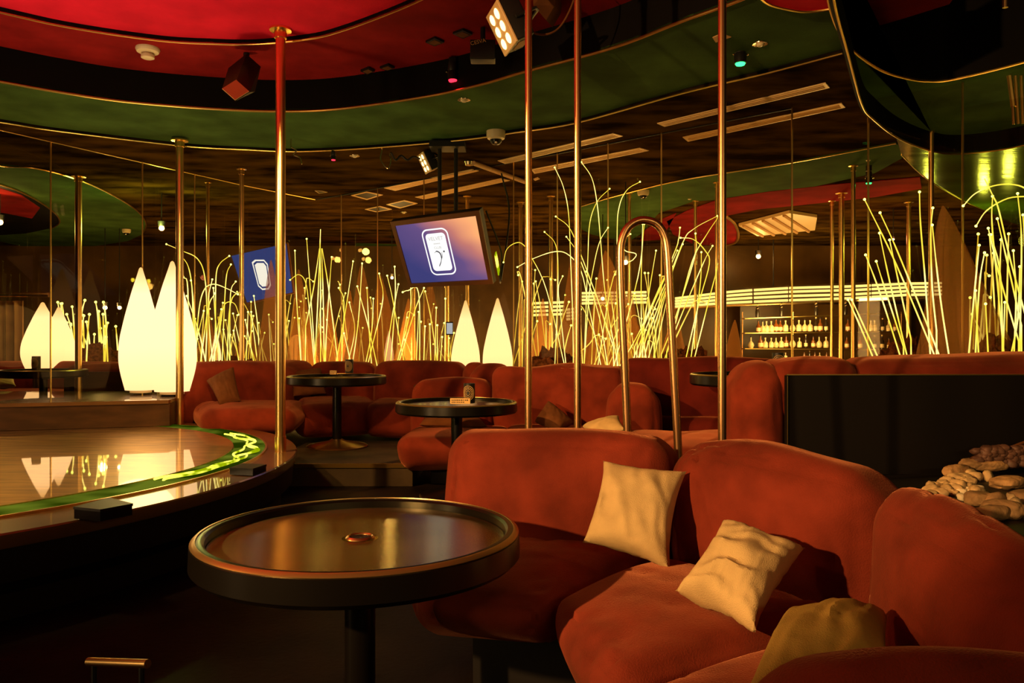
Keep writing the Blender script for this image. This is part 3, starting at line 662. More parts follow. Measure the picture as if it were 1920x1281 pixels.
# partition: sofa seen from behind, black panel with brass line
ps = thing('sofa_partition', 'rust velvet sofa seen from behind, black back panel, right of the slim pole', 'sofa', (1.5, 4.3, UP))
def P8(c4, z0, z1): 
    z1 = z1 if isinstance(z1, list) else [z1]*4
    return [(x_, y_, z0) for x_, y_ in c4]+[(x_, y_, z) for (x_, y_), z in zip(c4, z1)]
obj('rounded_end', puff(P8([(1.235, 4.28), (1.52, 4.28), (1.52, 4.75), (1.24, 4.75)], .2, [.885, .93, .93, .885]), r=.13, bulge=.03, n=22, wr=.005), 'velvet', ps)
obj('backrest', puff(P8([(1.42, 4.30), (1.92, 4.30), (1.92, 4.72), (1.42, 4.72)], .6, [.925, .945, .955, .945]), r=.10, bulge=.02, n=20, wr=.004, seed=2), 'velvet', ps)
obj('backrest', puff(P8([(1.90, 4.30), (3.9, 4.30), (3.9, 4.72), (1.90, 4.72)], .6, [.945, .985, .985, .955]), r=.10, bulge=.025, n=24, wr=.004, seed=3), 'velvet', ps)
obj('back_panel', box((2.75, 4.245, .518), (2.56, .03, .70)), 'black_panel', ps, False)
obj('top_line', box((2.75, 4.235, .872), (2.56, .02, .006)), 'brass_trim', ps, False)
obj('side_line', box((1.475, 4.235, .52), (.003, .02, .69)), 'brass_trim', ps, False)

# pillows
def pil(name, label, c, Ys, m_, th, seed, group=None, wr=.006, pinch=.1, smf=True):
    P = [at(u, v, y) for (u, v), y in zip(c, Ys)]
    t = obj(name, pillow(*P, th=th, seed=seed, wr=wr, pinch=pinch, n=34), m_)
    return tag(t, label, 'pillow', group)
GP = 'tan throw pillows in the front booth'
pil('throw_pillow', 'upright tan pillow leaning where the first two front backrests meet', [(1131, 864), (1287, 884), (1257, 1073), (1092, 1018)], (2.46, 2.36, 2.20, 2.30), 'linen', .075, 1, GP, .009, .15)
pil('throw_pillow', 'crumpled tan pillow tilted sideways on the middle seat of the front booth', [(1355, 976), (1510, 1027), (1416, 1187), (1266, 1108)], (2.02, 1.92, 1.72, 1.86), 'linen', .075, 4, GP, .015, .16)
pil('throw_pillow', 'ochre pillow lying flat at the bottom right of the front booth', [(1462, 1172), (1664, 1154), (1690, 1330), (1385, 1330)], (1.62, 1.64, 1.32, 1.28), 'olive_linen', .085, 7, GP, .009, .12)
GB = 'dark cushions in the back booths'
pil('throw_pillow', 'brown cushion leaning on the rear left sofa', [(387, 714), (438, 688), (452, 752), (412, 760)], (6.85, 6.95, 6.7, 6.6), 'brown_fabric', .06, 2, GB, .005, .06)
pil('throw_pillow', 'brown cushion behind the raised rear table', [(540, 700), (602, 690), (612, 738), (550, 743)], (7.5, 7.65, 7.4, 7.3), 'brown_fabric', .06, 3, GB, .007, .06)
pil('throw_pillow', 'flat brown cushion under the candle table top', [(800, 772), (890, 774), (915, 800), (786, 797)], (6.25, 6.25, 5.95, 5.95), 'brown_fabric', .05, 5, GB, .005, .05)
pil('throw_pillow', 'dark brown cushion standing on its corner between two slim poles', [(1028, 752), (1076, 792), (1050, 808), (1002, 790)], (6.0, 5.75, 5.55, 5.8), 'brown_fabric', .06, 6, GB, .005, .06)
pil('throw_pillow', 'tan cushion lying by the foot of the hoop rail', [(1092, 800), (1160, 780), (1172, 805), (1112, 822)], (5.2, 5.1, 4.9, 4.95), 'linen', .05, 8, GB, .006, .06)
pil('throw_pillow', 'small brown cushion by the left end of the low middle backrest', [(776, 722), (792, 724), (792, 745), (774, 745)], (7.3, 7.3, 7.2, 7.2), 'brown_fabric', .03, 9, GB, .004, .05)
pil('throw_pillow', 'pale cushion on the far left sofa beyond the stage', [(-20, 708), (26, 712), (30, 724), (-20, 728)], (8.6, 8.6, 8.4, 8.4), 'linen', .05, 10, GB, .004, .05)

# ------------------------------------------------------------------ cone lamps
LP = [(.0, 0), (.66, 0), (.72, .01), (.80, .06), (.90, .13), (.98, .21), (1.0, .28), (.98, .36), (.92, .44), (.82, .52), (.70, .61), (.56, .70), (.42, .79), (.28, .87), (.17, .93), (.11, .965), (.07, .985), (0, .995)]
def cone_lamp(u, vb, vt, Y, hw, label, cut=None, seat=None):
    b2 = at(u, vb, Y); h = (vb-vt)/F*Y; R_ = hw/F*Y
    t = thing('cone_lamp', label, 'lamp', b2, 'glowing white cone lamps')
    fine = [(p.x, p.y) for p in catmull([Vector((a, b_, 0)) for a, b_ in LP], 4)]
    o = obj('shade', lathe((0, 0, 0), [(max(0, r_)*R_, .02*h+z*h*.98) for r_, z in fine], 48), 'lamp'); o.parent = t
    o = obj('base', lathe((0, 0, 0), [(0, 0), (R_*.50, 0), (R_*.50, .02*h), (R_*.4, .03*h), (0, .03*h)], 40), 'white_plastic'); o.parent = t
    if b2.z > UP+.05 and Y > 7.5: o = obj('stand', lathe((0, 0, 0), [(0, UP-b2.z+.003), (R_*.45, UP-b2.z+.003), (R_*.45, 0), (0, 0)], 24), 'black'); o.parent = t
    return t
cone_lamp(264, 736, 500, 7.05, 38, 'left one of the two tall glowing lamps behind the stage')
cone_lamp(323, 739, 488, 6.85, 43, 'right one of the two tall glowing lamps, beside the rear sofa')
cone_lamp(80, 700, 566, 9.3, 36, 'glowing lamp at the far left in front of the brown curtain')
cone_lamp(110, 700, 575, 9.9, 30, 'narrow strip of glowing lamp beside the far left rods')
cone_lamp(873, 730, 562, 8.1, 27, 'glowing lamp under the screen, crossed by a dark pole')
cone_lamp(933, 730, 558, 7.9, 28, 'glowing lamp right of the screen, above the rear sofa')
cone_lamp(729, 690, 620, 12.5, 9, 'small bright lamp glimpsed among the rods below the screen')
cone_lamp(405, 690, 620, 11, 9, 'small bright lamp glimpsed among rods beside the tall lamps')

# ------------------------------------------------------------------ curtain far left
bm = bmesh.new(); n_ = 90; rows = []
for i in range(n_+1):
    a = i/n_; p = at(-120+a*165, 560, 9.9); d = .05*math.sin(a*60)+.03*math.sin(a*23+1)
    rows.append([bm.verts.new((p.x, p.y+d, z)) for z in (UP, .8, 1.2, 1.56)])
for a, b2 in zip(rows, rows[1:]):
    for j in range(3): bm.faces.new((a[j], b2[j], b2[j+1], a[j+1]))
cu = obj('curtain', bm, 'curtain'); s_ = cu.modifiers.new('s', 'SOLIDIFY'); s_.thickness = .01
tag(cu, 'pleated brown curtain at the far left edge beyond the stage', 'curtain')
struct('trim_%d' % k, tube([at(-120, 551, 9.8), at(92, 553, 9.8)], .03, 8), 'copper', smooth=True); k += 1

# ------------------------------------------------------------------ net cones
def net_cone(apex, left, right, Y, label, wav=.10, Yb=None):
    ap = at(*apex, Y); bl = at(*left, Y); br = at(*right, Y); c = (bl+br)/2; R_ = (br-bl).length/2; z0 = c.z-.1
    bm = bmesh.new(); seg = 72; N = 22; rings = []
    for j in range(N+1):
        t = j/N; cx = c.lerp(Vector((ap.x, ap.y, c.z)), t**.9); r_ = R_*((1-t)**.85)*(1-.10*math.sin(math.pi*t)) + .006
        z = z0+(ap.z-z0)*t
        ring = []
        for k_ in range(seg):
            a = 2*math.pi*k_/seg; f_ = 1+wav*(1-t)*math.sin(a*7+t*2)+wav*.4*math.sin(a*13)*(1-t)
            ring.append(bm.verts.new((cx.x+math.cos(a)*r_*f_, cx.y+math.sin(a)*r_*f_*.5, z)))
        rings.append(ring)
    rings.insert(0, [bm.verts.new((v_.co.x, v_.co.y, UP+.004)) for v_ in rings[0]])
    for a, b2 in zip(rings, rings[1:]):
        for k_ in range(seg): bm.faces.new((a[k_], a[(k_+1) % seg], b2[(k_+1) % seg], b2[k_]))
    return tag(obj('net_cone', bm, 'tulle'), label, 'drapery', 'draped brown net cones')
net_cone((1768, 386), (1722, 690), (1935, 690), 5.05, 'large brown net cone among the rods at the right')
net_cone((508, 488), (478, 690), (548, 690), 7.9, 'slender reddish net cone just left of the tall stage pole', .12)
net_cone((678, 494), (640, 690), (722, 690), 8.75, 'brown net cone in the middle of the rods, taller of two')
net_cone((712, 513), (688, 690), (766, 690), 8.9, 'brown net cone right of the taller middle one')
net_cone((806, 520), (775, 690), (842, 690), 8.6, 'brown net cone below the left end of the screen')
net_cone((1072, 482), (1035, 700), (1100, 700), 8.4, 'dark brown net cone beyond the glass between two slim poles')
net_cone((1135, 470), (1085, 700), (1240, 700), 9.2, 'wide brown net cone beyond the glass by the hoop rail')
net_cone((560, 505), (535, 690), (600, 690), 9.4, 'brown net cone just right of the tall stage pole')

for i, (u, vt, hw, Y) in enumerate(((610, 560, 34, 10.2), (650, 545, 26, 9.8), (760, 560, 28, 10.6), (1012, 560, 26, 9.8), (1175, 540, 36, 11.2), (1260, 580, 34, 10.4), (1372, 600, 26, 9.4), (385, 590, 30, 10.8), (460, 600, 34, 11.2))):
    net_cone((u+6, vt), (u-hw, 692), (u+hw, 692), Y, ['low brown net cone beyond the glass right of the stage pole', 'low brown net cone beyond the glass left of the taller middle cone', 'low brown net cone beyond the glass under the screen corner', 'low brown net cone right of the leftmost slim pole', 'low brown net cone seen inside the hoop rail', 'low brown net cone just right of the hoop rail', 'grey brown veil just right of the rightmost slim pole', 'low brown veil right of the tall lamps', 'low brown veil behind the rear left sofa'][i])
# ------------------------------------------------------------------ planting beds behind the sofas
def mound(c, sx, sy, sz, label, seed):
    bm = bmesh.new(); bmesh.ops.create_icosphere(bm, subdivisions=5, radius=1)
    for v in bm.verts:
        d = 1+.25*noise.noise(v.co*3+Vector((seed, 0, 0)))+.12*noise.noise(v.co*11+Vector((0, seed, 0)))+.07*noise.noise(v.co*30)
        v.co = Vector((v.co.x*sx*d, v.co.y*sy*d, v.co.z*sz*d))+Vector(c)
    o = obj('moss_mound', bm, 'fuzz'); tag(o, label, 'moss', None, 'stuff'); return o
for (u, v, Y, w_, h_, lb) in ((1700, 678, 5.35, 70, 42, 'brown dried moss mound at the foot of the right rods'), (1870, 680, 5.0, 80, 45, 'brown dried moss mound at the right edge under the net cone'),
                              (1290, 676, 6.6, 75, 22, 'dark moss mound under the leaning rods left of the bar'), (1040, 690, 7.3, 60, 35, 'reddish moss mound behind the gathered backrest'),
                              (175, 675, 10.5, 70, 30, 'dark moss mound under the far left rods'), (440, 690, 8.3, 70, 18, 'dark moss under the rods behind the rear left sofa')):
    c = at(u, v-h_*.85, Y); zt3 = c.z; c.z = (zt3+UP)/2; mound(c, w_/F*Y, .22, (zt3-UP)/2, lb, u)

# ------------------------------------------------------------------ glowing rods
random.seed(11)
NR = [0]
def rod(px, Y, r_=.0055, label='', group='', m_='rod', tip=True, dY=0):
    n_ = len(px); P = [at(u, v, Y+dY*i/max(1, n_-1)) for i, (u, v) in enumerate(px)]
    if len(P) > 2: P = catmull(P, 5)
    elif len(P) == 2: P = [P[0].lerp(P[1], t/3) for t in range(4)]
    if P[-1].z > UP+.1: P.append(Vector((P[-1].x+(P[-1].x-P[-2].x)*.5, P[-1].y, UP+.004)))
    o = obj('glowing_rod', tube(P, [r_*.72 if i < len(P)*.25 else r_ for i in range(len(P))], 6), m_)
    tag(o, label, 'light rod', group); NR[0] += 1
    if tip:
        bm = bmesh.new(); bmesh.ops.create_icosphere(bm, subdivisions=2, radius=r_*1.9, matrix=Matrix.Translation(P[0])); obj('lit_tip', bm, 'tip', o)
    return o
def Z(pts, ox, oy, s): return [(ox+a/s, oy+b_/s) for a, b_ in pts]
GA = 'tall arching rods by the slim poles'; LA = 'thin arching yellow rod behind the middle booth, between slim poles and hoop rail'
for i, px in enumerate(([(1040, 314), (1056, 350), (1066, 400), (1070, 490), (1074, 600), (1075, 692)],
           [(1090, 304), (1110, 335), (1120, 385), (1126, 450), (1136, 560), (1160, 692)],
           [(1143, 354), (1120, 378), (1106, 418), (1102, 490), (1095, 692)],
           [(1200, 341), (1176, 356), (1161, 388), (1157, 450), (1157, 692)],
           [(1140, 427), (1125, 452), (1114, 495), (1104, 560), (1095, 690)],
           [(1042, 406), (1068, 428), (1090, 480), (1120, 560), (1150, 650)],
           [(1062, 444), (1080, 470), (1100, 520), (1125, 600), (1140, 692)],
           [(1021, 435), (1040, 455), (1046, 490), (1045, 570), (1040, 692)],
           [(944, 492), (950, 468), (966, 456), (980, 458), (995, 480), (1025, 545), (1060, 692)],
           [(970, 501), (1000, 485), (1040, 472), (1066, 478), (1090, 510), (1105, 580), (1128, 692)],
           [(1182, 439), (1168, 452), (1172, 470), (1192, 476), (1186, 488), (1150, 520), (1120, 692)],
           [(1055, 518), (1047, 540), (1050, 580), (1062, 692)])):
    px2 = px; rod(px2, wallY(px[-1][0])-.28, .0036, LA, GA)
GR2 = 'leaning rods left of the bar'; LR2 = 'yellow rod leaning right beside the hoop rail, left of the bar'
for px in ([(1275, 427), (1272, 450), (1262, 480), (1195, 640)], [(1280, 458), (1262, 505), (1210, 660)], [(1304, 438), (1303, 480), (1265, 600), (1240, 665)], [(1347, 407), (1325, 440), (1298, 490), (1268, 600), (1250, 660)],
           [(1345, 405), (1300, 430), (1278, 460), (1225, 600), (1195, 680)], [(1276, 446), (1300, 449), (1322, 470), (1330, 495), (1310, 570), (1287, 668)], [(1336, 461), (1318, 495), (1270, 610), (1240, 690)], [(1315, 473), (1314, 520), (1305, 600), (1296, 668)],
           [(1347, 495), (1330, 560), (1303, 668)], [(1262, 500), (1235, 560), (1180, 690)], [(1250, 545), (1222, 650), (1210, 690)], [(1251, 560), (1233, 640), (1222, 690)], [(1240, 530), (1200, 620), (1160, 690)], [(1205, 420), (1202, 560), (1206, 690)], [(1208, 420), (1196, 520), (1150, 690)],
           [(1230, 470), (1215, 560), (1195, 690)], [(1190, 550), (1215, 690)], [(1270, 470), (1225, 570), (1190, 650)]):
    rod(px, wallY(px[-1][0])-.25, .0039, LR2, GR2)
GR3 = 'rods at the right above the partition'; LR3 = 'straight yellow rod leaning left, right of the bar shelves above the partition'
for px in ([(1621, 374), (1680, 495), (1762, 690)], [(1650, 399), (1680, 465), (1735, 600), (1770, 690)], [(1649, 437), (1662, 500), (1680, 580), (1706, 690)], [(1668, 450), (1685, 530), (1708, 636)], [(1623, 478), (1650, 550), (1695, 690)], [(1643, 490), (1665, 560), (1694, 650)],
           [(1724, 360), (1726, 420), (1735, 530), (1746, 690)], [(1749, 390), (1745, 440), (1748, 540), (1756, 620)], [(1748, 422), (1756, 500), (1766, 580), (1783, 690)], [(1836, 460), (1826, 560), (1814, 690)], [(1846, 474), (1838, 520), (1832, 600), (1828, 690)],
           [(1829, 545), (1836, 690)], [(1848, 570), (1854, 690)], [(1590, 562), (1612, 610), (1645, 690)], [(1597, 562), (1620, 612), (1655, 690)]):
    rod(px, wallY(px[-1][0])-.30, .0042, LR3, GR3)
LR4 = 'yellow rod in the dense bunch at the right edge of the picture'
for px in ([(1845, 333), (1862, 368), (1873, 395), (1895, 490), (1925, 600)], [(1861, 368), (1860, 420), (1870, 530), (1882, 660)], [(1908, 363), (1915, 440), (1914, 560), (1911, 690)], [(1853, 428), (1872, 510), (1892, 580), (1910, 640)], [(1858, 440), (1876, 520), (1880, 690)],
           [(1918, 403), (1922, 470), (1925, 640)], [(1806, 386), (1830, 362), (1870, 347), (1910, 348), (1940, 365)], [(1830, 424), (1850, 395), (1890, 372), (1935, 368)], [(1884, 567), (1880, 690)], [(1870, 410), (1895, 520), (1915, 610)], [(1900, 470), (1905, 560), (1900, 690)], [(1912, 500), (1908, 600), (1890, 690)]):
    rod(px, wallY(min(1900, px[-1][0]))-.25, .0040, LR4, GR3+', right edge bunch')
GL = 'rods behind the rear left sofa'; LL = 'yellow rod behind the rear left sofa, between tall lamps and stage pole'
for px in ([(358, 526), (362, 560), (365, 620), (362, 690)], [(340, 480), (353, 500), (360, 540), (362, 600), (366, 690)], [(312, 458), (340, 470), (370, 485), (384, 520), (388, 600), (385, 690)], [(430, 480), (412, 495), (405, 520), (404, 600), (402, 690)],
           [(433, 496), (425, 515), (421, 570), (416, 690)], [(446, 552), (425, 541), (400, 533), (382, 545), (372, 590), (366, 690)], [(442, 528), (433, 545), (431, 600), (431, 690)], [(398, 524), (391, 560), (393, 620), (400, 690)], [(403, 550), (390, 580), (375, 690)],
           [(448, 590), (440, 570), (426, 567), (418, 580), (410, 630), (395, 690)], [(382, 583), (368, 640), (355, 690)], [(415, 580), (400, 650), (390, 690)], [(419, 618), (434, 690)], [(437, 588), (460, 690)], [(438, 620), (450, 690)], [(476, 555), (483, 610), (488, 690)],
           [(471, 585), (484, 690)], [(465, 585), (461, 690)], [(344, 520), (352, 540), (354, 690)], [(400, 540), (404, 600), (412, 690)], [(460, 600), (478, 690)], [(504, 590), (508, 680)], [(454, 545), (432, 570), (425, 690)], [(350, 555), (372, 620), (388, 690)]):
    rod(px, wallY(px[-1][0])-.30, .0048, LL, GL)
GM = 'rods behind the rear wall sofa'; LM = 'yellow rod behind the rear wall sofa, between stage pole and screen'
fan = [[(599, 466), (588, 540), (573, 612)], [(600, 466), (597, 540), (590, 690)], [(603, 466), (606, 560), (608, 690)], [(604, 466), (616, 540), (635, 690)], [(601, 430), (600, 468), (601, 520)]]
for px in fan: rod(px, 9.0, .006, 'yellow rod in the tied fan of rods right of the stage pole', 'tied fan of rods', tip=False)
for px in ([(553, 470), (556, 560), (565, 690)], [(575, 448), (583, 560), (592, 690)], [(622, 482), (616, 560), (608, 690)], [(662, 490), (645, 600), (628, 690)], [(679, 494), (672, 600), (660, 690)], [(670, 537), (690, 610), (708, 690)], [(688, 540), (692, 620), (697, 690)],
           [(711, 513), (718, 560), (700, 640), (688, 690)], [(726, 517), (736, 560), (750, 640), (760, 690)], [(740, 500), (741, 560), (732, 690)], [(747, 533), (736, 590), (720, 690)], [(795, 540), (777, 585), (745, 690)], [(770, 538), (768, 590), (742, 690)], [(785, 585), (780, 690)],
           [(520, 600), (535, 690)], [(544, 525), (560, 515), (573, 530), (580, 580), (590, 690)], [(635, 540), (645, 570), (640, 690)], [(655, 567), (665, 620), (650, 690)], [(700, 560), (697, 620), (684, 690)], [(755, 548), (765, 545), (785, 550), (787, 690)], [(613, 600), (610, 690)], [(561, 597), (565, 690)], [(645, 625), (660, 690)],
           [(797, 612), (794, 690)], [(806, 608), (808, 690)], [(818, 577), (815, 690)], [(820, 610), (820, 690)], [(835, 560), (834, 690)], [(829, 632), (825, 690)]):
    rod(px, wallY(px[-1][0])-.35, .0050, LM, GM)
def scatter(n_, u0, u1, t0, t1, y0, y1, lean, label, group, m_='rod_dim', r_=.0055):
    for i in range(n_):
        u = random.uniform(u0, u1); vt = random.uniform(t0, t1); Y = wallY(u)+random.uniform(y0, y1); l = random.gauss(0, lean)
        px = [(u+l, vt), (u+l*.55, vt+(692-vt)*.35), (u, 692)]
        if random.random() < .25: px = [(u+l*1.5+8, vt+6), (u+l*1.3, vt)]+[(u+l*1.0, vt+20), (u, 692)]
        rod(px, Y, r_, label, group, m_)
scatter(44, 505, 850, 520, 650, .4, 1.8, 22, 'dim yellow rod mirrored beyond the glass below and left of the screen', 'mirrored rods below the screen')
scatter(46, 955, 1245, 500, 640, .4, 2.2, 26, 'dim yellow rod mirrored beyond the glass between slim poles and hoop rail', 'mirrored rods by the slim poles')
scatter(18, 345, 500, 560, 640, .4, 1.5, 14, 'dim yellow rod mirrored beyond the glass behind the rear left sofa', 'mirrored rods behind the rear left sofa')
scatter(10, 1800, 1915, 430, 600, .3, 1.2, 14, 'dim yellow rod mirrored beyond the glass at the right edge', 'mirrored rods at the right edge')
for i in range(34):
    u = random.uniform(114, 226) if i > 12 else random.uniform(114, 150); vt = random.uniform(560, 640); l = random.gauss(-6, 7)
    rod([(u+l, vt), (u+l*.5, vt+30), (u, 684)], random.uniform(10.2, 11.4), .009, 'yellow green rod in the far bunch left of the tall lamps', 'far bunch of rods left of the tall lamps', 'rod')
print('rods', NR[0])

# ------------------------------------------------------------------ starry spot bulbs
def star(u, v, Y, label, power, r_=.02, col=(1, .62, .2)):
    p = at(u, v, Y); t = thing('spot_bulb', label, 'bulb', p, 'bright little spot bulbs')
    bm = bmesh.new(); bmesh.ops.create_uvsphere(bm, u_segments=16, v_segments=10, radius=r_, matrix=Matrix.Translation(p)); obj('bulb', bm, 'star', t)
    obj('housing', lathe(p+Vector((0, 0, r_*.8)), [(0, 0), (r_*1.3, 0), (r_*1.5, r_*2), (0, r_*2)], 20), 'black', t)
    obj('stem', tube([p+Vector((0, 0, r_*2)), (p.x, p.y, 2.745)], .006, 8), 'black', t)
    if power: point('bulb_light', p+Vector((0, -.08, -.02)), power, col, .05)
star(303, 428, 9.0, 'bright green tinted bulb above the tall lamps', 26, .028, (.75, 1, .2))
star(0, 417, 9.0, 'bright bulb at the left edge of the picture', 14, .03)
star(1173, 492, 8.4, 'bright bulb seen inside the hoop rail', 10, .024)
star(1422, 481, 13.0, 'bright bulb above the bar canopy', 12, .035, (1, .5, .15))
star(735, 521, 11.5, 'bright bulb left of the screen bottom corner', 12, .02)
star(197, 577, 11.8, 'bulb over the far left rods', 14, .03)
star(224, 577, 11.8, 'second bulb over the far left rods, nearer the tall lamps', 0, .026)
star(1130, 560, 10.5, 'bright bulb in front of the short bar canopy', 14, .024)
star(1675, 449, 10.0, 'small reddish bulb among the right rods', 3, .012, (1, .3, .2))

# ------------------------------------------------------------------ mirror image of the bar, built beyond the glass
YB = 13.0
def curve_strip(px, r_, Y): return tube(catmull([at(u, v, Y) for u, v in px], 4), r_, 8)
cn = thing('bar_canopy', 'long glowing canopy of yellow light slats above the bar shelves', 'canopy', at(1500, 555, YB))
rows_ = [[(1265, 560), (1380, 546), (1485, 540), (1600, 537), (1700, 532), (1765, 531)], [(1265, 565), (1380, 553), (1485, 547), (1600, 544), (1700, 539), (1765, 538)],
         [(1265, 570), (1380, 560), (1485, 555), (1600, 552), (1700, 546), (1765, 545)], [(1265, 575), (1380, 567), (1485, 563), (1600, 559), (1700, 553), (1765, 552)]]
import bisect
def interp(row, u):
    xs = [a for a, _ in row]; i = max(1, min(len(xs)-1, bisect.bisect(xs, u))); a, b2 = row[i-1], row[i]; return a[1]+(b2[1]-a[1])*(u-a[0])/(b2[0]-a[0])
segs = [(1266, 1308), (1311, 1410), (1414, 1477), (1480, 1560), (1563, 1632), (1635, 1700), (1703, 1765)]
for row in rows_:
    for a, b2 in segs:
        obj('light_slat', curve_strip([(a, interp(row, a)), ((a+b2)/2, interp(row, (a+b2)/2)), (b2, interp(row, b2))], .020, YB), 'tube', cn)
obj('canopy_back', slab([at(1262, 554, YB+.1), at(1380, 540, YB+.1), at(1600, 530, YB+.1), at(1768, 526, YB+.1), at(1768, 560, YB+.1), at(1600, 564, YB+.1), at(1380, 572, YB+.1), at(1262, 580, YB+.1)], (0, .1, 0)), 'plinth', cn, False)
obj('brass_rail', curve_strip([(1262, 580), (1380, 573), (1485, 569), (1600, 565), (1765, 560)], .018, YB), 'brass', cn)
for u in (1300, 1450, 1600, 1740): obj('hanger', tube([at(u, interp(rows_[0], u), YB+.15), Vector((at(u, 0, YB+.15).x, YB+.15, 2.745))], .01, 6), 'black', cn)
obj('front_light', curve_strip([(1612, 562), (1640, 561), (1665, 560)], .022, YB-.05), 'tube_hot', cn)
point('canopy_light', at(1500, 600, YB-.8), 90, (1, .7, .25), .3)
for (u0, u1, v0, v1, lb) in ((1000, 1058, 568, 590, 'short glowing canopy segment beyond the glass between slim poles'), (1062, 1078, 580, 598, 'tiny glowing canopy piece at the middle slim pole'), (1091, 1212, 549, 568, 'glowing canopy segment behind the hoop rail')):
    c2 = thing('bar_canopy', lb, 'canopy', at((u0+u1)/2, v0, YB), 'mirrored bar canopy pieces')
    for j in range(4):
        v = v0+(v1-v0)*j/3; m_ = (u0+u1)/2
        if j == 0: obj('hanger', tube([at(m_, v0, YB), Vector((at(m_, 0, YB).x, YB, 2.745))], .01, 6), 'black', c2)
        obj('light_slat', curve_strip([(u0, v+1), (m_-1, v)], .020, YB), 'tube', c2); obj('light_slat', curve_strip([(m_+1, v), (u1, v-1)], .020, YB), 'tube', c2)
bs = thing('bottle_shelf', 'dark back bar with three thin glass shelves of bottles', 'shelf', at(1540, 680, YB+.3))
obj('back_board', box(at(1545, 625, YB+.6), (2.9, .05, 1.0)), 'wallpanel', bs, False)
sh = [[(1393, 598), (1485, 593), (1560, 592), (1690, 587)], [(1393, 625), (1485, 622), (1560, 622), (1690, 622)], [(1393, 654), (1485, 652), (1560, 653), (1690, 656)]]
for s in sh:
    a, b2 = at(*s[0], YB), at(*s[-1], YB); R_ = Matrix.Rotation(-math.atan2(b2.z-a.z, b2.x-a.x), 3, 'Y')
    obj('shelf_board', box((a+b2)/2+Vector((0, 0, 0)), ((b2-a).length, .22, .012), R_), 'brass_trim', bs, False)
for u in (1392, 1487, 1580, 1690): obj('post', tube([at(u, 585, YB+.1), at(u, 720, YB+.1)], .012, 8), 'copper', bs)
def bottle(kind):
    h = .19; r_ = .036
    prof = {0: [(0, 0), (r_, 0), (r_, h*.55), (r_*.35, h*.72), (r_*.30, h*.97), (0, h)], 1: [(0, 0), (r_*1.1, 0), (r_*1.15, h*.42), (r_*.9, h*.52), (r_*.3, h*.6), (r_*.3, h*.8), (0, h*.8)],
            2: [(0, 0), (r_*.8, 0), (r_*.8, h*.68), (r_*.3, h*.8), (r_*.3, h*1.05), (0, h*1.05)], 3: [(0, 0), (r_*.9, 0), (r_*1.4, h*.22), (r_*1.1, h*.42), (r_*.3, h*.6), (r_*.3, h*.9), (0, h*.9)]}[kind]
    t = thing('liquor_bottle', 'bottle', 'bottle', (0, 0, 0))
    obj('glass_body', lathe((0, 0, 0), prof, 20), ['bottle_glass', 'bottle_clear', 'bottle_dark', 'bottle_clear'][kind], t)
    obj('paper_label', lathe((0, 0, 0), [(prof[1][0]*1.03, h*.10), (prof[1][0]*1.03, h*.40)], 20), 'label_paper', t)
    tp = prof[-2]
    obj('stopper', lathe((0, 0, tp[1]), [(0, 0), (r_*.38, 0), (r_*.38, h*.10), (0, h*.11)], 12), ['black', 'label_paper', 'gold_print', 'black'][kind], t)
    return t
protos = [bottle(i) for i in range(4)]; used = set()
names = ['amber bottle', 'squat clear bottle', 'slim dark bottle', 'round bellied clear bottle']
def put_bottle(u, row, kind, s=1.0):
    v = interp(sh[row], u) if row < 3 else 676
    p = at(u, v, YB-.02)+Vector((0, 0, .007))
    lb = names[kind]+' on the '+['top', 'middle', 'lowest', 'counter under the bar'][row]+(' bar shelf' if row < 3 else ' shelves')
    side = ' left of the pair of poles' if u < 1550 else ' right of the pair of poles'
    gr = names[kind]+'s, '+['top', 'middle', 'lowest', 'counter'][row]+' shelf'+side
    if kind not in used:
        used.add(kind); o = protos[kind]; o.location = p; o['label'] = lb+side; o['group'] = gr; o.scale = (s,)*3
    else: o = dup(protos[kind], p, lb+side, gr, scale=(s,)*3)
    return o
for i, u in enumerate((1422, 1430, 1437, 1446, 1455, 1463, 1473, 1486, 1498, 1509, 1519, 1530, 1538, 1549, 1590, 1633, 1640, 1655, 1666, 1678)): put_bottle(u, 1, (0, 3, 1, 1, 0, 0, 1, 3, 1, 3, 1, 2, 0, 2, 0, 1, 1, 2, 1, 0)[i], random.uniform(.9, 1.08))
for i, u in enumerate((1408, 1426, 1435, 1446, 1455, 1465, 1474, 1486, 1499, 1511, 1525, 1536, 1549, 1588, 1600, 1613, 1640, 1654, 1667)): put_bottle(u, 2, (3, 0, 1, 1, 3, 1, 0, 3, 1, 2, 0, 3, 1, 0, 2, 0, 2, 2, 0)[i], random.uniform(.9, 1.08))
for i, u in enumerate((1473, 1508, 1518, 1528, 1537, 1550, 1600)): put_bottle(u, 3, (1, 0, 2, 0, 1, 0, 1)[i], .7)
for i, u in enumerate((1420, 1465, 1530, 1585)):
    p = at(u, interp(sh[0], u), YB)+Vector((0, 0, .008)); pts = []
    for j in range(50):
        a = j*.5; z = .02+j*.0037; pts.append(p+Vector((.026*math.cos(a)*(1-j/90), .026*math.sin(a), z)))
    o = thing('swirl_bottle', ['first', 'second', 'third', 'fourth'][i]+' dark bottle with pale twisted band on the top bar shelf, counted from the left', 'bottle', p, 'twisted bottles on the top shelf')
    obj('glass_body', lathe(p, [(0, 0), (.03, 0), (.032, .1), (.018, .18), (.012, .23), (0, .23)], 16), 'bottle_dark', o); obj('twisted_band', tube(pts, .005, 6), 'label_paper', o)
ct = thing('bar_counter', 'long dark bar counter with pale edge below the bottle shelves', 'counter', at(1500, 700, 11.5))
obj('counter_top', box(at(1520, 678, 11.5), (4.4, .6, .03)), 'copper', ct, False)
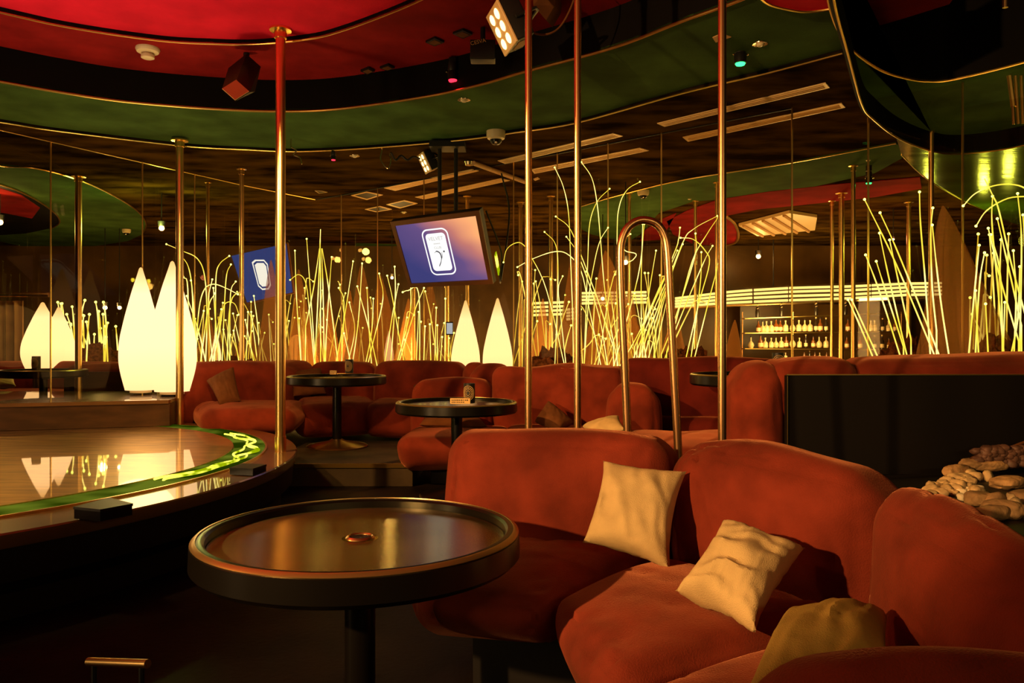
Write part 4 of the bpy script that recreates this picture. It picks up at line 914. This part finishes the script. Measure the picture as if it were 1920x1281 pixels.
obj('counter_front', box(Vector((at(1520, 0, 11.6).x, 11.6, (.74+UP)/2)), (4.3, .5, .74-UP)), 'plinth', ct, False)

# ------------------------------------------------------------------ ceiling fixtures
def vent(c4, z, label, frame_only=False):
    P = edge(c4, z); t = thing('linear_vent', label, 'vent', P[0], 'long ceiling air vents')
    obj('vent_frame', slab(P, (0, 0, .006)), 'vent', t, False)
    a, b2, c, d = P; bm = bmesh.new()
    for s_ in (.25, .5, .75):
        p, q = a.lerp(d, s_).lerp(b2.lerp(c, s_), .02), a.lerp(d, s_).lerp(b2.lerp(c, s_), .98)
        add_tube(bm, [p-Vector((0, 0, .002)), q-Vector((0, 0, .002))], .004, 4)
    obj('slot', bm, 'vent', t)
vent([(933, 302), (1150, 251), (1168, 256), (948, 308)], 2.742, 'long ceiling vent crossed by two slim poles, left of the hoop rail')
vent([(720, 353), (885, 318), (898, 321), (741, 358)], 2.742, 'long ceiling vent above the screen')
vent([(1232, 232), (1548, 156), (1556, 165), (1246, 238)], 2.742, 'long ceiling vent upper right, nearer one of the two')
vent([(1280, 258), (1578, 194), (1585, 202), (1290, 266)], 2.742, 'long ceiling vent upper right, farther one of the two')
vent([(996, 318), (1200, 278), (1217, 283), (1002, 326)], 2.742, 'faint long vent mirrored beyond the glass by the slim poles')
vent([(778, 370), (938, 335), (956, 339), (796, 374)], 2.742, 'pale long vent mirrored beyond the glass above the screen')
vent([(1000, 336), (1008, 333), (1012, 336), (1004, 339)], 2.742, 'short pale vent end by the leftmost slim pole')
def grid(c4, label):
    P = edge(c4, 2.743); t = thing('square_vent', label, 'vent', P[0], 'square ceiling vents'); cc = sum(P, Vector())/4; bm = bmesh.new()
    for a, b2 in zip(P, P[1:]+P[:1]): 
        a2, b3 = a.lerp(cc, .2), b2.lerp(cc, .2); add_slab(bm, [a, b2, b3, a2], (0, 0, .006))
    obj('vent_frame', bm, 'vent', t, False)
    obj('vent_core', slab([p.lerp(cc, .22)+Vector((0, 0, .002)) for p in P], (0, 0, .004)), 'black', t, False)
grid([(658, 367), (687, 360), (718, 366), (688, 375)], 'square ceiling vent left of the screen mount, nearer one')
grid([(724, 384), (758, 376), (783, 382), (750, 391)], 'square ceiling vent just above the screen corner')
grid([(684, 393), (712, 387), (735, 393), (705, 398)], 'faint square vent mirrored beyond the glass')
grid([(590, 358), (604, 359), (614, 361), (598, 363)], 'tiny pale vent plate near the glass corner')
# ceiling air conditioner beyond the glass
P = edge([(1385, 424), (1480, 400), (1532, 408), (1528, 432), (1420, 443)], 2.70)
ac = thing('ceiling_air_unit', 'tan slatted ceiling air unit mirrored beyond the glass above the bar', 'air unit', P[0])
obj('casing', slab(P, (0, 0, .04)), 'vent', ac, False)
bm = bmesh.new()
for j in range(5):
    t_ = j/5+.1; add_tube(bm, [P[0].lerp(P[1], t_)-Vector((0, 0, .012)), P[4].lerp(P[3], t_)-Vector((0, 0, .012))], .02, 5)
obj('louver', bm, 'tan_grille', ac)
P = edge([(1606, 420), (1640, 430), (1652, 447), (1612, 430)], 2.70)
# downlights
def downlight(u, v, z, label, s=1):
    p = on(u, v, z); t = thing('downlight', label, 'downlight', p, 'recessed ceiling downlights'); r_ = .05*s
    obj('ring', lathe(p, [(r_*.6, -.002), (r_, -.004), (r_*1.02, .0), (r_*.6, .004)], 28), 'steel', t)
    obj('bulb', lathe(p, [(0, -.022*s), (r_*.35, -.018*s), (r_*.55, -.004), (r_*.55, .004), (0, .004)], 20), 'white_plastic', t)
downlight(870, 187, 2.77, 'downlight in the green ceiling below the red lit fixture', .9)
downlight(1425, 82, 2.77, 'downlight beside the green lit fixture at upper right', .85)
downlight(665, 292, 2.75, 'small downlight in the brown ceiling right of the stage pole', .9)
downlight(757, 398, 2.75, 'tiny downlight left of the screen top corner', .9)
downlight(977, 382, 2.75, 'tiny downlight left of the leftmost slim pole', .9)
downlight(1628, 299, 2.75, 'downlight mirrored above the right rods', .9)
downlight(1293, 372, 2.75, 'tiny downlight mirrored right of the hoop rail', .9)
# smoke detector
p = on(277, 90, zr); t = thing('smoke_detector', 'round cream smoke detector on the wine red ceiling', 'smoke detector', p)
obj('mount', lathe(p, [(0, 0), (.074, 0), (.076, -.012), (.068, -.028), (.04, -.034), (0, -.034)], 40), 'white_plastic', t)
obj('sensor', lathe(p, [(0, -.034), (.030, -.034), (.030, -.046), (.042, -.048), (.042, -.066), (.03, -.072), (0, -.072)], 40), 'white_plastic', t)
# dome cameras
def dome_cam(u, v, z, s, label):
    p = on(u, v, z); t = thing('dome_camera', label, 'security camera', p, 'dome security cameras')
    obj('housing', lathe(p, [(0, 0), (.078*s, 0), (.078*s, -.035*s), (.070*s, -.062*s), (.050*s, -.072*s), (0, -.072*s)], 40), 'white_plastic', t)
    obj('dome', lathe(p, [(.050*s, -.070*s), (.046*s, -.090*s), (.030*s, -.108*s), (0, -.116*s)], 32), 'black_gloss', t)
    obj('lens', lathe(p+Vector((0, -.03*s, -.10*s)), [(0, -.01*s), (.014*s, -.008*s), (.016*s, .004), (0, .004)], 16), 'steel', t)
dome_cam(930, 246, 2.77, 1.0, 'cream dome camera under the green ceiling edge, centre')
dome_cam(1206, 357, 2.742, .85, 'cream dome camera mirrored above the hoop rail')
dome_cam(237, 430, 2.734, .8, 'cream dome camera mirrored near the tall lamps')
# speaker
sp_ = thing('loudspeaker', 'black hanging loudspeaker with tan grille near the tall stage pole', 'speaker', at(450, 145, 5.3))
c4 = [(416, 168), (443, 151), (468, 173), (441, 190)]
Y5 = 5.0; G = [at(u, v, y) for (u, v), y in zip(c4, (4.98, 5.05, 5.0, 4.93))]
back = [at(u, v, y) for (u, v), y in zip([(428, 128), (462, 101), (489, 125), (478, 172)], (5.2, 5.28, 5.25, 5.1))]
bm = bmesh.new(); a = [bm.verts.new(p) for p in G]; b_ = [bm.verts.new(p) for p in back]
a0 = [bm.verts.new(p) for p in [at(412, 158, 5.0), at(441, 132, 5.06), at(476, 168, 5.02), at(443, 192, 4.95)]]
bm.faces.new(a)
bm.faces.new(b_[::-1])
for i in range(4): j = (i+1) % 4; bm.faces.new((a[j], a[i], b_[i], b_[j]))
bmesh.ops.delete(bm, geom=a0, context='VERTS'); bmesh.ops.recalc_face_normals(bm, faces=bm.faces)
obj('cabinet', bm, 'black', sp_, False)
nG = (G[1]-G[0]).cross(G[3]-G[0]).normalized(); 
if nG.y > 0: nG = -nG
cG = sum(G, Vector())/4; obj('grille', slab([p.lerp(cG, .04)+nG*.003 for p in G], nG*.006), 'tan_grille', sp_, False)
obj('bracket', tube([at(465, 130, 5.28), at(462, 110, 5.33)+Vector((0, 0, .0)), Vector((at(462, 110, 5.33).x, 5.33, 2.995))], .02, 10), 'black', sp_)
# par lights
def par(u, v, Y, s, aim, label, cable=True, top=2.9):
    c = at(u, v, Y); R_ = (Vector(aim)-c).to_track_quat('-Z', 'Y').to_matrix(); t = thing('par_light', label, 'stage light', c, 'square stage wash lights')
    f = lambda a: c+R_ @ Vector(a)
    obj('housing', box(f((0, 0, .04*s)), (.20*s, .20*s, .10*s), R_, .008), 'black', t)
    obj('front_plate', box(f((0, 0, -.013*s)), (.21*s, .21*s, .012*s), R_, .003), 'vent', t)
    for i in range(3):
        for j in range(2):
            obj('led', place_bm(lathe((0, 0, 0), [(0, .006*s), (.022*s, .004*s), (.026*s, 0), (0, 0)], 16), f(((j-.5)*.085*s, (i-1)*.062*s, -.02*s)), R_ @ Vector((1, 0, 0)), R_ @ Vector((0, -1, 0))), 'par', t)
    obj('yoke', tube([f((-.115*s, 0, .03*s)), f((-.115*s, .0, .14*s)), f((-.06*s, 0, .17*s)), f((.06*s, 0, .17*s)), f((.115*s, 0, .14*s)), f((.115*s, 0, .03*s))], .008*s, 8), 'black', t)
    obj('clamp', tube([f((0, 0, .17*s)), Vector((c.x+.02, c.y+.02, top))], .012*s, 8), 'black', t)
    obj('type_plate', box(f((0, -.102*s, .045*s)), (.11*s, .003, .06*s), R_), 'tan_grille', t, False)
    return t
par(945, 52, 4.0, 1.05, (-4.0, 2.9, .5), 'large black wash light with lit lamps hanging top centre', top=2.99)
par(798, 305, 7.0, .85, (-4.5, 5.4, .6), 'smaller black wash light with lit lamps under the green ceiling edge', top=2.76)
spot('par_beam', at(930, 60, 3.9), (-3.4, 4.6, .35), 60, (1, .72, .35), 40, .6, .05)
cb = obj('power_cable', tube(catmull([at(930, -20, 4.1), at(962, 5, 4.1), at(958, 30, 4.1), at(985, 55, 4.05), at(1020, 65, 4.05), at(1050, 50, 4.1), at(1074, 5, 4.1), at(1078, -30, 4.1)], 8), .005, 8), 'brown_fabric')
tag(cb, 'loose looping cable beside the large wash light', 'cable')
sp2 = thing('loudspeaker', 'dim angular loudspeaker between the two slim poles at the top edge', 'speaker', at(1025, -10, 4.4))
obj('cabinet', slab([at(998, -40, 4.3), at(1045, -40, 4.3), at(1040, 10, 4.35), at(1024, 38, 4.4), at(1000, 10, 4.3)], (.05, .25, .06)), 'brown_fabric', sp2, False)
# small moving spots with coloured led
def mini(u, v, Y, z1, led, label, s=1):
    c = at(u, v, Y); t = thing('mini_spot', label, 'stage light', c, 'small coloured ceiling spots')
    obj('yoke', box((c.x, c.y, z1-.03*s), (.05*s, .05*s, .06*s), None, .006), 'black', t)
    obj('body', lathe(c, [(0, .13*s), (.03*s, .13*s), (.036*s, .08*s), (.030*s, .07*s), (.036*s, .06*s), (.036*s, .01*s), (0, .01*s)], 24), 'black', t)
    obj('stem', tube([c+Vector((0, 0, .12*s)), (c.x, c.y, z1-.03)], .012*s, 8), 'black', t)
    obj('led_ring', lathe(c, [(0, 0), (.026*s, 0), (.03*s, .008*s), (.026*s, .014*s), (0, .014*s)], 24), led, t)
    for a in (.04, -.04): obj('knob', lathe(c+Vector((a*s, -.01, .06*s)), [(0, -.008*s), (.008*s, 0), (0, .008*s)], 10), 'steel', t)
mini(849, 153, 5.4, 2.99, 'ledred', 'small black spot with red glow on the black fascia', 1)
mini(1388, 122, 4.7, 2.765, 'ledgreen', 'small black spot with green glow under the green ceiling', 1)
mini(625, 301, 7.0, 2.745, 'ledred', 'small black spot with faint red glow right of the stage pole', .6)
mini(1629, 345, 7.6, 2.745, 'ledgreen', 'small spot with green glow mirrored beyond the glass at right', .9)
mini(1033, 412, 9.5, 2.745, 'ledred', 'small spot with red glow mirrored beyond the glass by the slim poles', .7)
pt = thing('ceiling_plate', 'small pale square plate behind the rightmost slim pole at upper right', 'plate', on(1352, 73, 2.765))
obj('plate', slab(edge([(1336, 71), (1352, 64), (1371, 70), (1342, 80)], 2.765), (0, 0, .005)), 'tan_grille', pt, False)
for i, c4 in enumerate(([(798, 80), (815, 72), (833, 80), (815, 87)], [(849, 64), (868, 57), (886, 65), (868, 73)], [(676, 134), (692, 128), (703, 134), (688, 140)], [(712, 128), (728, 122), (740, 128), (726, 133)])):
    nm = ['left one of two dark square sockets near the limiter box', 'right one of two dark square sockets near the limiter box', 'small dark socket with pale edge on the wine red ceiling', 'small dark socket farther right on the wine red ceiling'][i]
    P = edge(c4, 2.985); t = thing('ceiling_socket', nm, 'socket', P[0], 'ceiling sockets'); obj('socket_box', slab(P, (0, 0, .014)), 'black', t, False)
    cc = sum(P, Vector())/4; obj('socket_face', slab([p.lerp(cc, .3)-Vector((0, 0, .003)) for p in P], (0, 0, .004)), 'brown_fabric', t, False)
# limiter box with its lettering
lx = thing('limiter_box', 'black sound limiter box with pale lettering on the wine red ceiling', 'box', at(905, 90, 4.9))
c = at(905, 92, 4.85); obj('case', box(c+Vector((0, .05, 0)), (.155, .10, .12), None, .006), 'black', lx)
obj('lettering', place_bm(text_bm('CESVA', .033), c+Vector((-.028, -.004, .042)), Vector((.97, 0, .22)), Vector((-.22, 0, .97))), 'gold_print', lx, False)
obj('bracket', tube([c+Vector((0, .05, .05)), Vector((c.x, c.y+.05, 2.998))], .015, 8), 'black', lx)
# hanging clips and cables right of stage pole
for i, px in enumerate(([(546, 275), (556, 282), (550, 290), (562, 296), (566, 308)], [(716, 284), (714, 300), (727, 316), (733, 302), (730, 288)])):
    o = obj('hanging_cable', tube(catmull([Vector((at(*px[0], 6.6+i*.3).x, 6.6+i*.3, 2.746))]+[at(u, v, 6.6+i*.3) for u, v in px], 6), .006, 6), 'steel')
    tag(o, ['short cable end hanging from the ceiling right of the stage pole', 'pale looped cable hanging left of the smaller wash light'][i], 'cable')
o = obj('cable_tangle', tube(catmull([at(733, 286, 6.95), at(742, 300, 7), at(752, 292, 7), (at(764, 300, 7)), at(775, 294, 7), at(788, 298, 7)], 6), .010, 6), 'black'); tag(o, 'dark cable tangle left of the smaller wash light', 'cable')
# timber grille in the bay
tg = thing('slatted_grille', 'vertical slatted brass grille hanging at the upper right edge', 'grille', at(1900, 180, 4.9))
for i, (u, v0, v1, w_) in enumerate(((1892, 131, 200, .022), (1903, 131, 232, .013), (1913, 129, 232, .013), (1924, 127, 232, .013), (1934, 125, 232, .013))):
    obj('slat', tube([at(u-1+i, v0, 4.9), at(u+8-i*1.5, v1, 4.9)], w_*.7, 8), 'brass_trim', tg)
obj('slat', tube([at(1899, 200, 4.88), at(1901, 233, 4.88)], .009, 8), 'copper', tg)
obj('top_bar', tube([at(1884, 130, 4.9), at(1945, 120, 4.9)], .010, 8), 'brass_trim', tg)
# track with lamp bar
o = thing('lamp_bar', 'short pale lighting bar above the right of the screen', 'rail', at(930, 320, 7.1))
obj('bar', tube([on(888, 306, 2.72), on(984, 341, 2.72)], .022, 10), 'tan_grille', o)
obj('end_cap', lathe(on(880, 304, 2.74), [(0, 0), (.05, 0), (.04, -.03), (0, -.03)], 16), 'steel', o)

# ------------------------------------------------------------------ screens
tv = thing('hanging_screen', 'large hanging screen tilted forward showing a white logo on blue and orange', 'screen', at(830, 465, 6.8))
T = para([(733, 415), (900, 393), (926, 531), (768, 538)], 7.15)
print('TV', [tuple(round(c, 2) for c in p) for p in T])
TX = (T[1]-T[0]); TY = (T[0]-T[3]); TN = TX.cross(TY).normalized()
if TN.y > 0: TN = -TN
def tvp(a, b_, d=0): return T[3]+TX*a+TY*b_+TN*d       # a,b in 0..1 from the lower left, d toward the room
obj('cabinet', slab([tvp(0, 0), tvp(1, 0), tvp(1, 1), tvp(0, 1)], -TN*.04), 'black', tv, False)
bm = bmesh.new(); bz = .045
for q in (((0, 0), (1, 0), (1-bz, bz*1.4), (bz, bz*1.4)), ((1, 0), (1, 1), (1-bz, 1-bz*1.4), (1-bz, bz*1.4)), ((1, 1), (0, 1), (bz, 1-bz*1.4), (1-bz, 1-bz*1.4)), ((0, 1), (0, 0), (bz, bz*1.4), (bz, 1-bz*1.4))):
    add_slab(bm, [tvp(a, b_, .014) for a, b_ in q], -TN*.013)
M['bezel'] = mat('brown_screen_bezel', (.16, .06, .022), .4)
obj('bezel', bm, 'bezel', tv, False)
def quad_uv(name, P, m_, parent):
    me = bpy.data.meshes.new(name); me.from_pydata([tuple(p) for p in P], [], [(0, 1, 2, 3)]); uv = me.uv_layers.new()
    for i, c in enumerate(((0, 0), (1, 0), (1, 1), (0, 1))): uv.data[i].uv = c
    me.materials.append(M[m_]); o = bpy.data.objects.new(name, me); C.objects.link(o); o.parent = parent; o.matrix_parent_inverse = parent.matrix_basis.inverted(); return o
quad_uv('display', [tvp(bz, bz*1.4, .004), tvp(1-bz, bz*1.4, .004), tvp(1-bz, 1-bz*1.4, .004), tvp(bz, 1-bz*1.4, .004)], 'screen', tv)
def rrect(cx, cy, hw, hh, r_, n_=7):
    out = []
    for (sx, sy, a0) in ((1, 1, 0), (-1, 1, 90), (-1, -1, 180), (1, -1, 270)):
        for i in range(n_+1):
            a = math.radians(a0+90*i/n_); out.append((cx+sx*(hw-r_)+r_*math.cos(a), cy+sy*(hh-r_*1.3)+r_*1.3*math.sin(a)))
    return out
LC = (.475, .50)
bm = bmesh.new(); A_ = rrect(*LC, .150, .335, .07); B_ = rrect(*LC, .136, .315, .058)
va = [bm.verts.new(tvp(a, b_, .007)) for a, b_ in A_]; vb_ = [bm.verts.new(tvp(a, b_, .007)) for a, b_ in B_]
for i in range(len(va)): j = (i+1) % len(va); bm.faces.new((va[i], va[j], vb_[j], vb_[i]))
obj('logo_outline', bm, 'white_glow', tv, False)
bm = bmesh.new(); bm.faces.new([bm.verts.new(tvp(a, b_, .007)) for a, b_ in rrect(*LC, .112, .27, .040)]); obj('logo_plate', bm, 'white_glow', tv, False)
def tvtext(txt, a, b_, size, m_):
    bm = text_bm(txt, 1.0); ux = TX*size; uy = TY*size*1.45; o_ = tvp(a, b_, .009)
    for v in bm.verts: v.co = o_+ux*v.co.x+uy*v.co.y+TN*(.0005 if v.co.z > 0 else 0)
    obj('logo_text', bm, m_, tv, False)
tvtext('VELVET', LC[0], LC[1]+.195, .052, 'ink_soft'); 
bm = bmesh.new()
for i in range(6):
    a_, b_ = LC[0]-.034+i*.0125, LC[1]+.118; add_slab(bm, [tvp(a_, b_, .009), tvp(a_+.007, b_, .009), tvp(a_+.007, b_+.016, .009), tvp(a_, b_+.016, .009)], TN*.0005)
obj('logo_text', bm, 'ink_soft', tv, False)
tvtext('CLUB', LC[0], LC[1]+.068, .034, 'ink_soft')
bm = bmesh.new()
add_tube(bm, catmull([tvp(LC[0]+a, LC[1]+b_, .010) for a, b_ in ((-.05, .0), (-.02, .02), (.012, -.01), (.018, -.07), (-.005, -.15), (-.03, -.20))], 5), [.002]*4+[.006]*12+[.003]*10, 5)
add_tube(bm, catmull([tvp(LC[0]+a, LC[1]+b_, .010) for a, b_ in ((.035, .0), (.03, -.06), (.0, -.13), (-.03, -.19))], 5), .0018, 5)
add_box(bm, tvp(LC[0]+.062, LC[1]+.01, .010), (.014, .014, .014))
obj('logo_mark', bm, 'ink', tv, False)
pt_ = tvp(.6, .93, -.07)
for du in (-.07, .07): obj('mount_pole', tube([pt_+Vector((du, .0, .0)), Vector((pt_.x+du, pt_.y, 2.72))], .018, 10), 'black', tv)
obj('mount_plate', box((pt_.x, pt_.y, 2.725), (.30, .22, .05)), 'black', tv, False)
lc = obj('screen_cable', tube(catmull([tvp(.98, .9, -.1), tvp(1.02, .3, -.15), tvp(1.0, 0, -.1), at(940, 520, 7.2), at(955, 400, 7.4), at(940, 325, 7.4)], 6), .008, 6), 'black', tv)
lb = obj('screen_light', slab([tvp(.985, .02, -.095), tvp(1.0, .02, -.095), tvp(1.0, .35, -.095), tvp(.985, .3, -.095)], -TN*.02), 'rope', tv, False)
t2 = thing('mirrored_screen', 'second tilted screen seen beyond the glass left of the stage pole', 'screen', at(490, 500, 10.0))
T2 = [at(434, 480, 10.0), at(536, 457, 10.3), at(548, 548, 10.2), at(463, 567, 9.9)]
obj('display', slab(T2, (0, .08, 0)), 'screen_far', t2, False)
cc = sum(T2, Vector())/4
obj('bezel', slab([p.lerp(cc, -.05)+Vector((0, .02, 0)) for p in T2], (0, .06, 0)), 'bezel', t2, False)
px = [(472, 492), (478, 487), (495, 487), (502, 495), (508, 535), (504, 543), (492, 544), (484, 537)]
bm = bmesh.new(); cx_ = sum(a for a, _ in px)/8; cy_ = sum(b_ for _, b_ in px)/8
va = [bm.verts.new(at(a, b_, 9.85)) for a, b_ in px]; vb_ = [bm.verts.new(at(cx_+(a-cx_)*.86, cy_+(b_-cy_)*.90, 9.85)) for a, b_ in px]
for i in range(8): j = (i+1) % 8; bm.faces.new((va[i], va[j], vb_[j], vb_[i]))
obj('logo_outline', bm, 'white_glow', t2, False)
bm = bmesh.new(); bm.faces.new([bm.verts.new(at(cx_+(a-cx_)*.72, cy_+(b_-cy_)*.78, 9.84)) for a, b_ in px]); obj('logo_plate', bm, 'white_glow', t2, False)
ph = thing('wall_screen', 'tiny bluish framed display beside the pale lamp under the screen', 'screen', at(843, 617, 9.5))
obj('frame', box(at(843, 616, 9.5), (.09, .03, .16), None, .008), 'black_gloss', ph); obj('display', box(at(843, 616, 9.48), (.07, .01, .13)), emis('pale_blue_display', (.45, .5, .6), 1), ph, False)

# ------------------------------------------------------------------ stones on the right planter
sd = thing('stone_planter', 'dark raised planter bed holding the stones at the right', 'planter', (2.2, 3.3, 0))
obj('planter_box', slab([(1.42, 2.55, .36), (3.3, 2.3, .36), (3.6, 4.15, .36), (1.75, 4.1, .36)], (0, 0, -.355)), 'black_panel', sd, False)
def rock(u, v, Y, sx, sy, sz, rot, m_, label, group, seed, name='stone', parent=None, ang=.35):
    if name != 'quartz_chip' or 1: Y = min(4.12, (H-(.36+sz*.8))*F/(v-640.5))
    p = at(u, v, Y); bm = bmesh.new(); bmesh.ops.create_icosphere(bm, subdivisions=3 if sx < .06 else 4, radius=1)
    Rm = Matrix.Rotation(rot, 3, 'Z') @ Matrix.Rotation(random.uniform(-ang, ang), 3, 'X')
    for vv in bm.verts:
        c = vv.co.copy(); d = 1+.22*noise.noise(c*1.3+Vector((seed, 0, seed)))+.06*noise.noise(c*4+Vector((0, seed, 0)))
        c = Vector([math.copysign(abs(q)**.8, q) for q in c])*d; vv.co = Rm @ Vector((c.x*sx, c.y*sy, c.z*sz))+p
    return tag(obj(name, bm, m_), label, 'stone', group)
random.seed(3)
big = [((1795, 884, 3.35), (.15, .06, .055), .5, 'long slanted stone, the one reaching highest in the pile'), ((1850, 872, 3.5), (.16, .08, .05), -.1, 'flat shaded slab at the back of the stone pile'), ((1890, 905, 3.1), (.15, .10, .05), .4, 'broad stone at the right edge of the pile'),
       ((1835, 935, 2.95), (.10, .08, .05), .2, 'rounded tan stone above the white quartz'), ((1880, 955, 2.8), (.13, .09, .06), -.3, 'large front stone touching the sofa back'), ((1862, 938, 2.95), (.07, .07, .05), .8, 'medium stone in the middle of the pile'), ((1916, 935, 2.9), (.08, .08, .06), .1, 'grey greenish stone at the right picture edge'),
       ((1830, 868, 3.65), (.14, .06, .04), .1, 'dark flat stone behind the long slanted one'), ((1858, 962, 2.72), (.10, .07, .05), .3, 'sandy stone just above the sofa crest')]
for (u, v, Y), s_, r_, lb in big: rock(u, v, Y, *[q*.62 for q in s_], r_, 'stone', lb, None, u*.1, 'river_stone')
for i in range(40):
    u = random.uniform(1742, 1835); v = random.uniform(888, 925)
    if (v-925) < -(u-1742)*.55-8: v = 925-(u-1742)*.4+random.uniform(-4, 8)
    Y = .62*F/(v-640.5)*random.uniform(.97, 1.0); s_ = random.uniform(.016, .032)
    rock(u, v, Y, s_*1.2, s_, s_*.8, random.random()*3, 'pebble', 'pale rounded pebble at the left tip of the stone pile', 'pale pebbles', i, 'pebble')
for i in range(14):
    rock(random.uniform(1800, 1850), random.uniform(915, 935), random.uniform(2.95, 3.1), .022, .02, .016, random.random()*3, 'quartz', 'bright white quartz chip between the tan stones', 'white quartz chips', i+50, 'quartz_chip')
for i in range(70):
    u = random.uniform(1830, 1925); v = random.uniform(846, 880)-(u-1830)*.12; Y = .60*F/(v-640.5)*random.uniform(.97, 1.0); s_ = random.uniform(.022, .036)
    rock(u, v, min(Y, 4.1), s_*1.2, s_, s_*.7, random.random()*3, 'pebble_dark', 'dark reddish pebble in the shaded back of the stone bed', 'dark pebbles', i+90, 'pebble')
for u, v in ((1860, 866), (1895, 938), (1905, 947), (1745, 915), (1853, 893)):
    rock(u, v, .66*F/(v-640.5)*.93, .03, .022, .03, 1, 'pebble', 'single bright pebble resting on the larger stones', 'bright single pebbles', u, 'pebble')
o = obj('bed_hose', tube(catmull([at(1814, 872, 4.1), at(1822, 860, 4.12), at(1840, 853, 4.14), at(1880, 844, 4.15), at(1925, 828, 4.16)], 6), .008, 8), 'brown_fabric'); tag(o, 'reddish hose edging the back of the stone bed', 'hose')
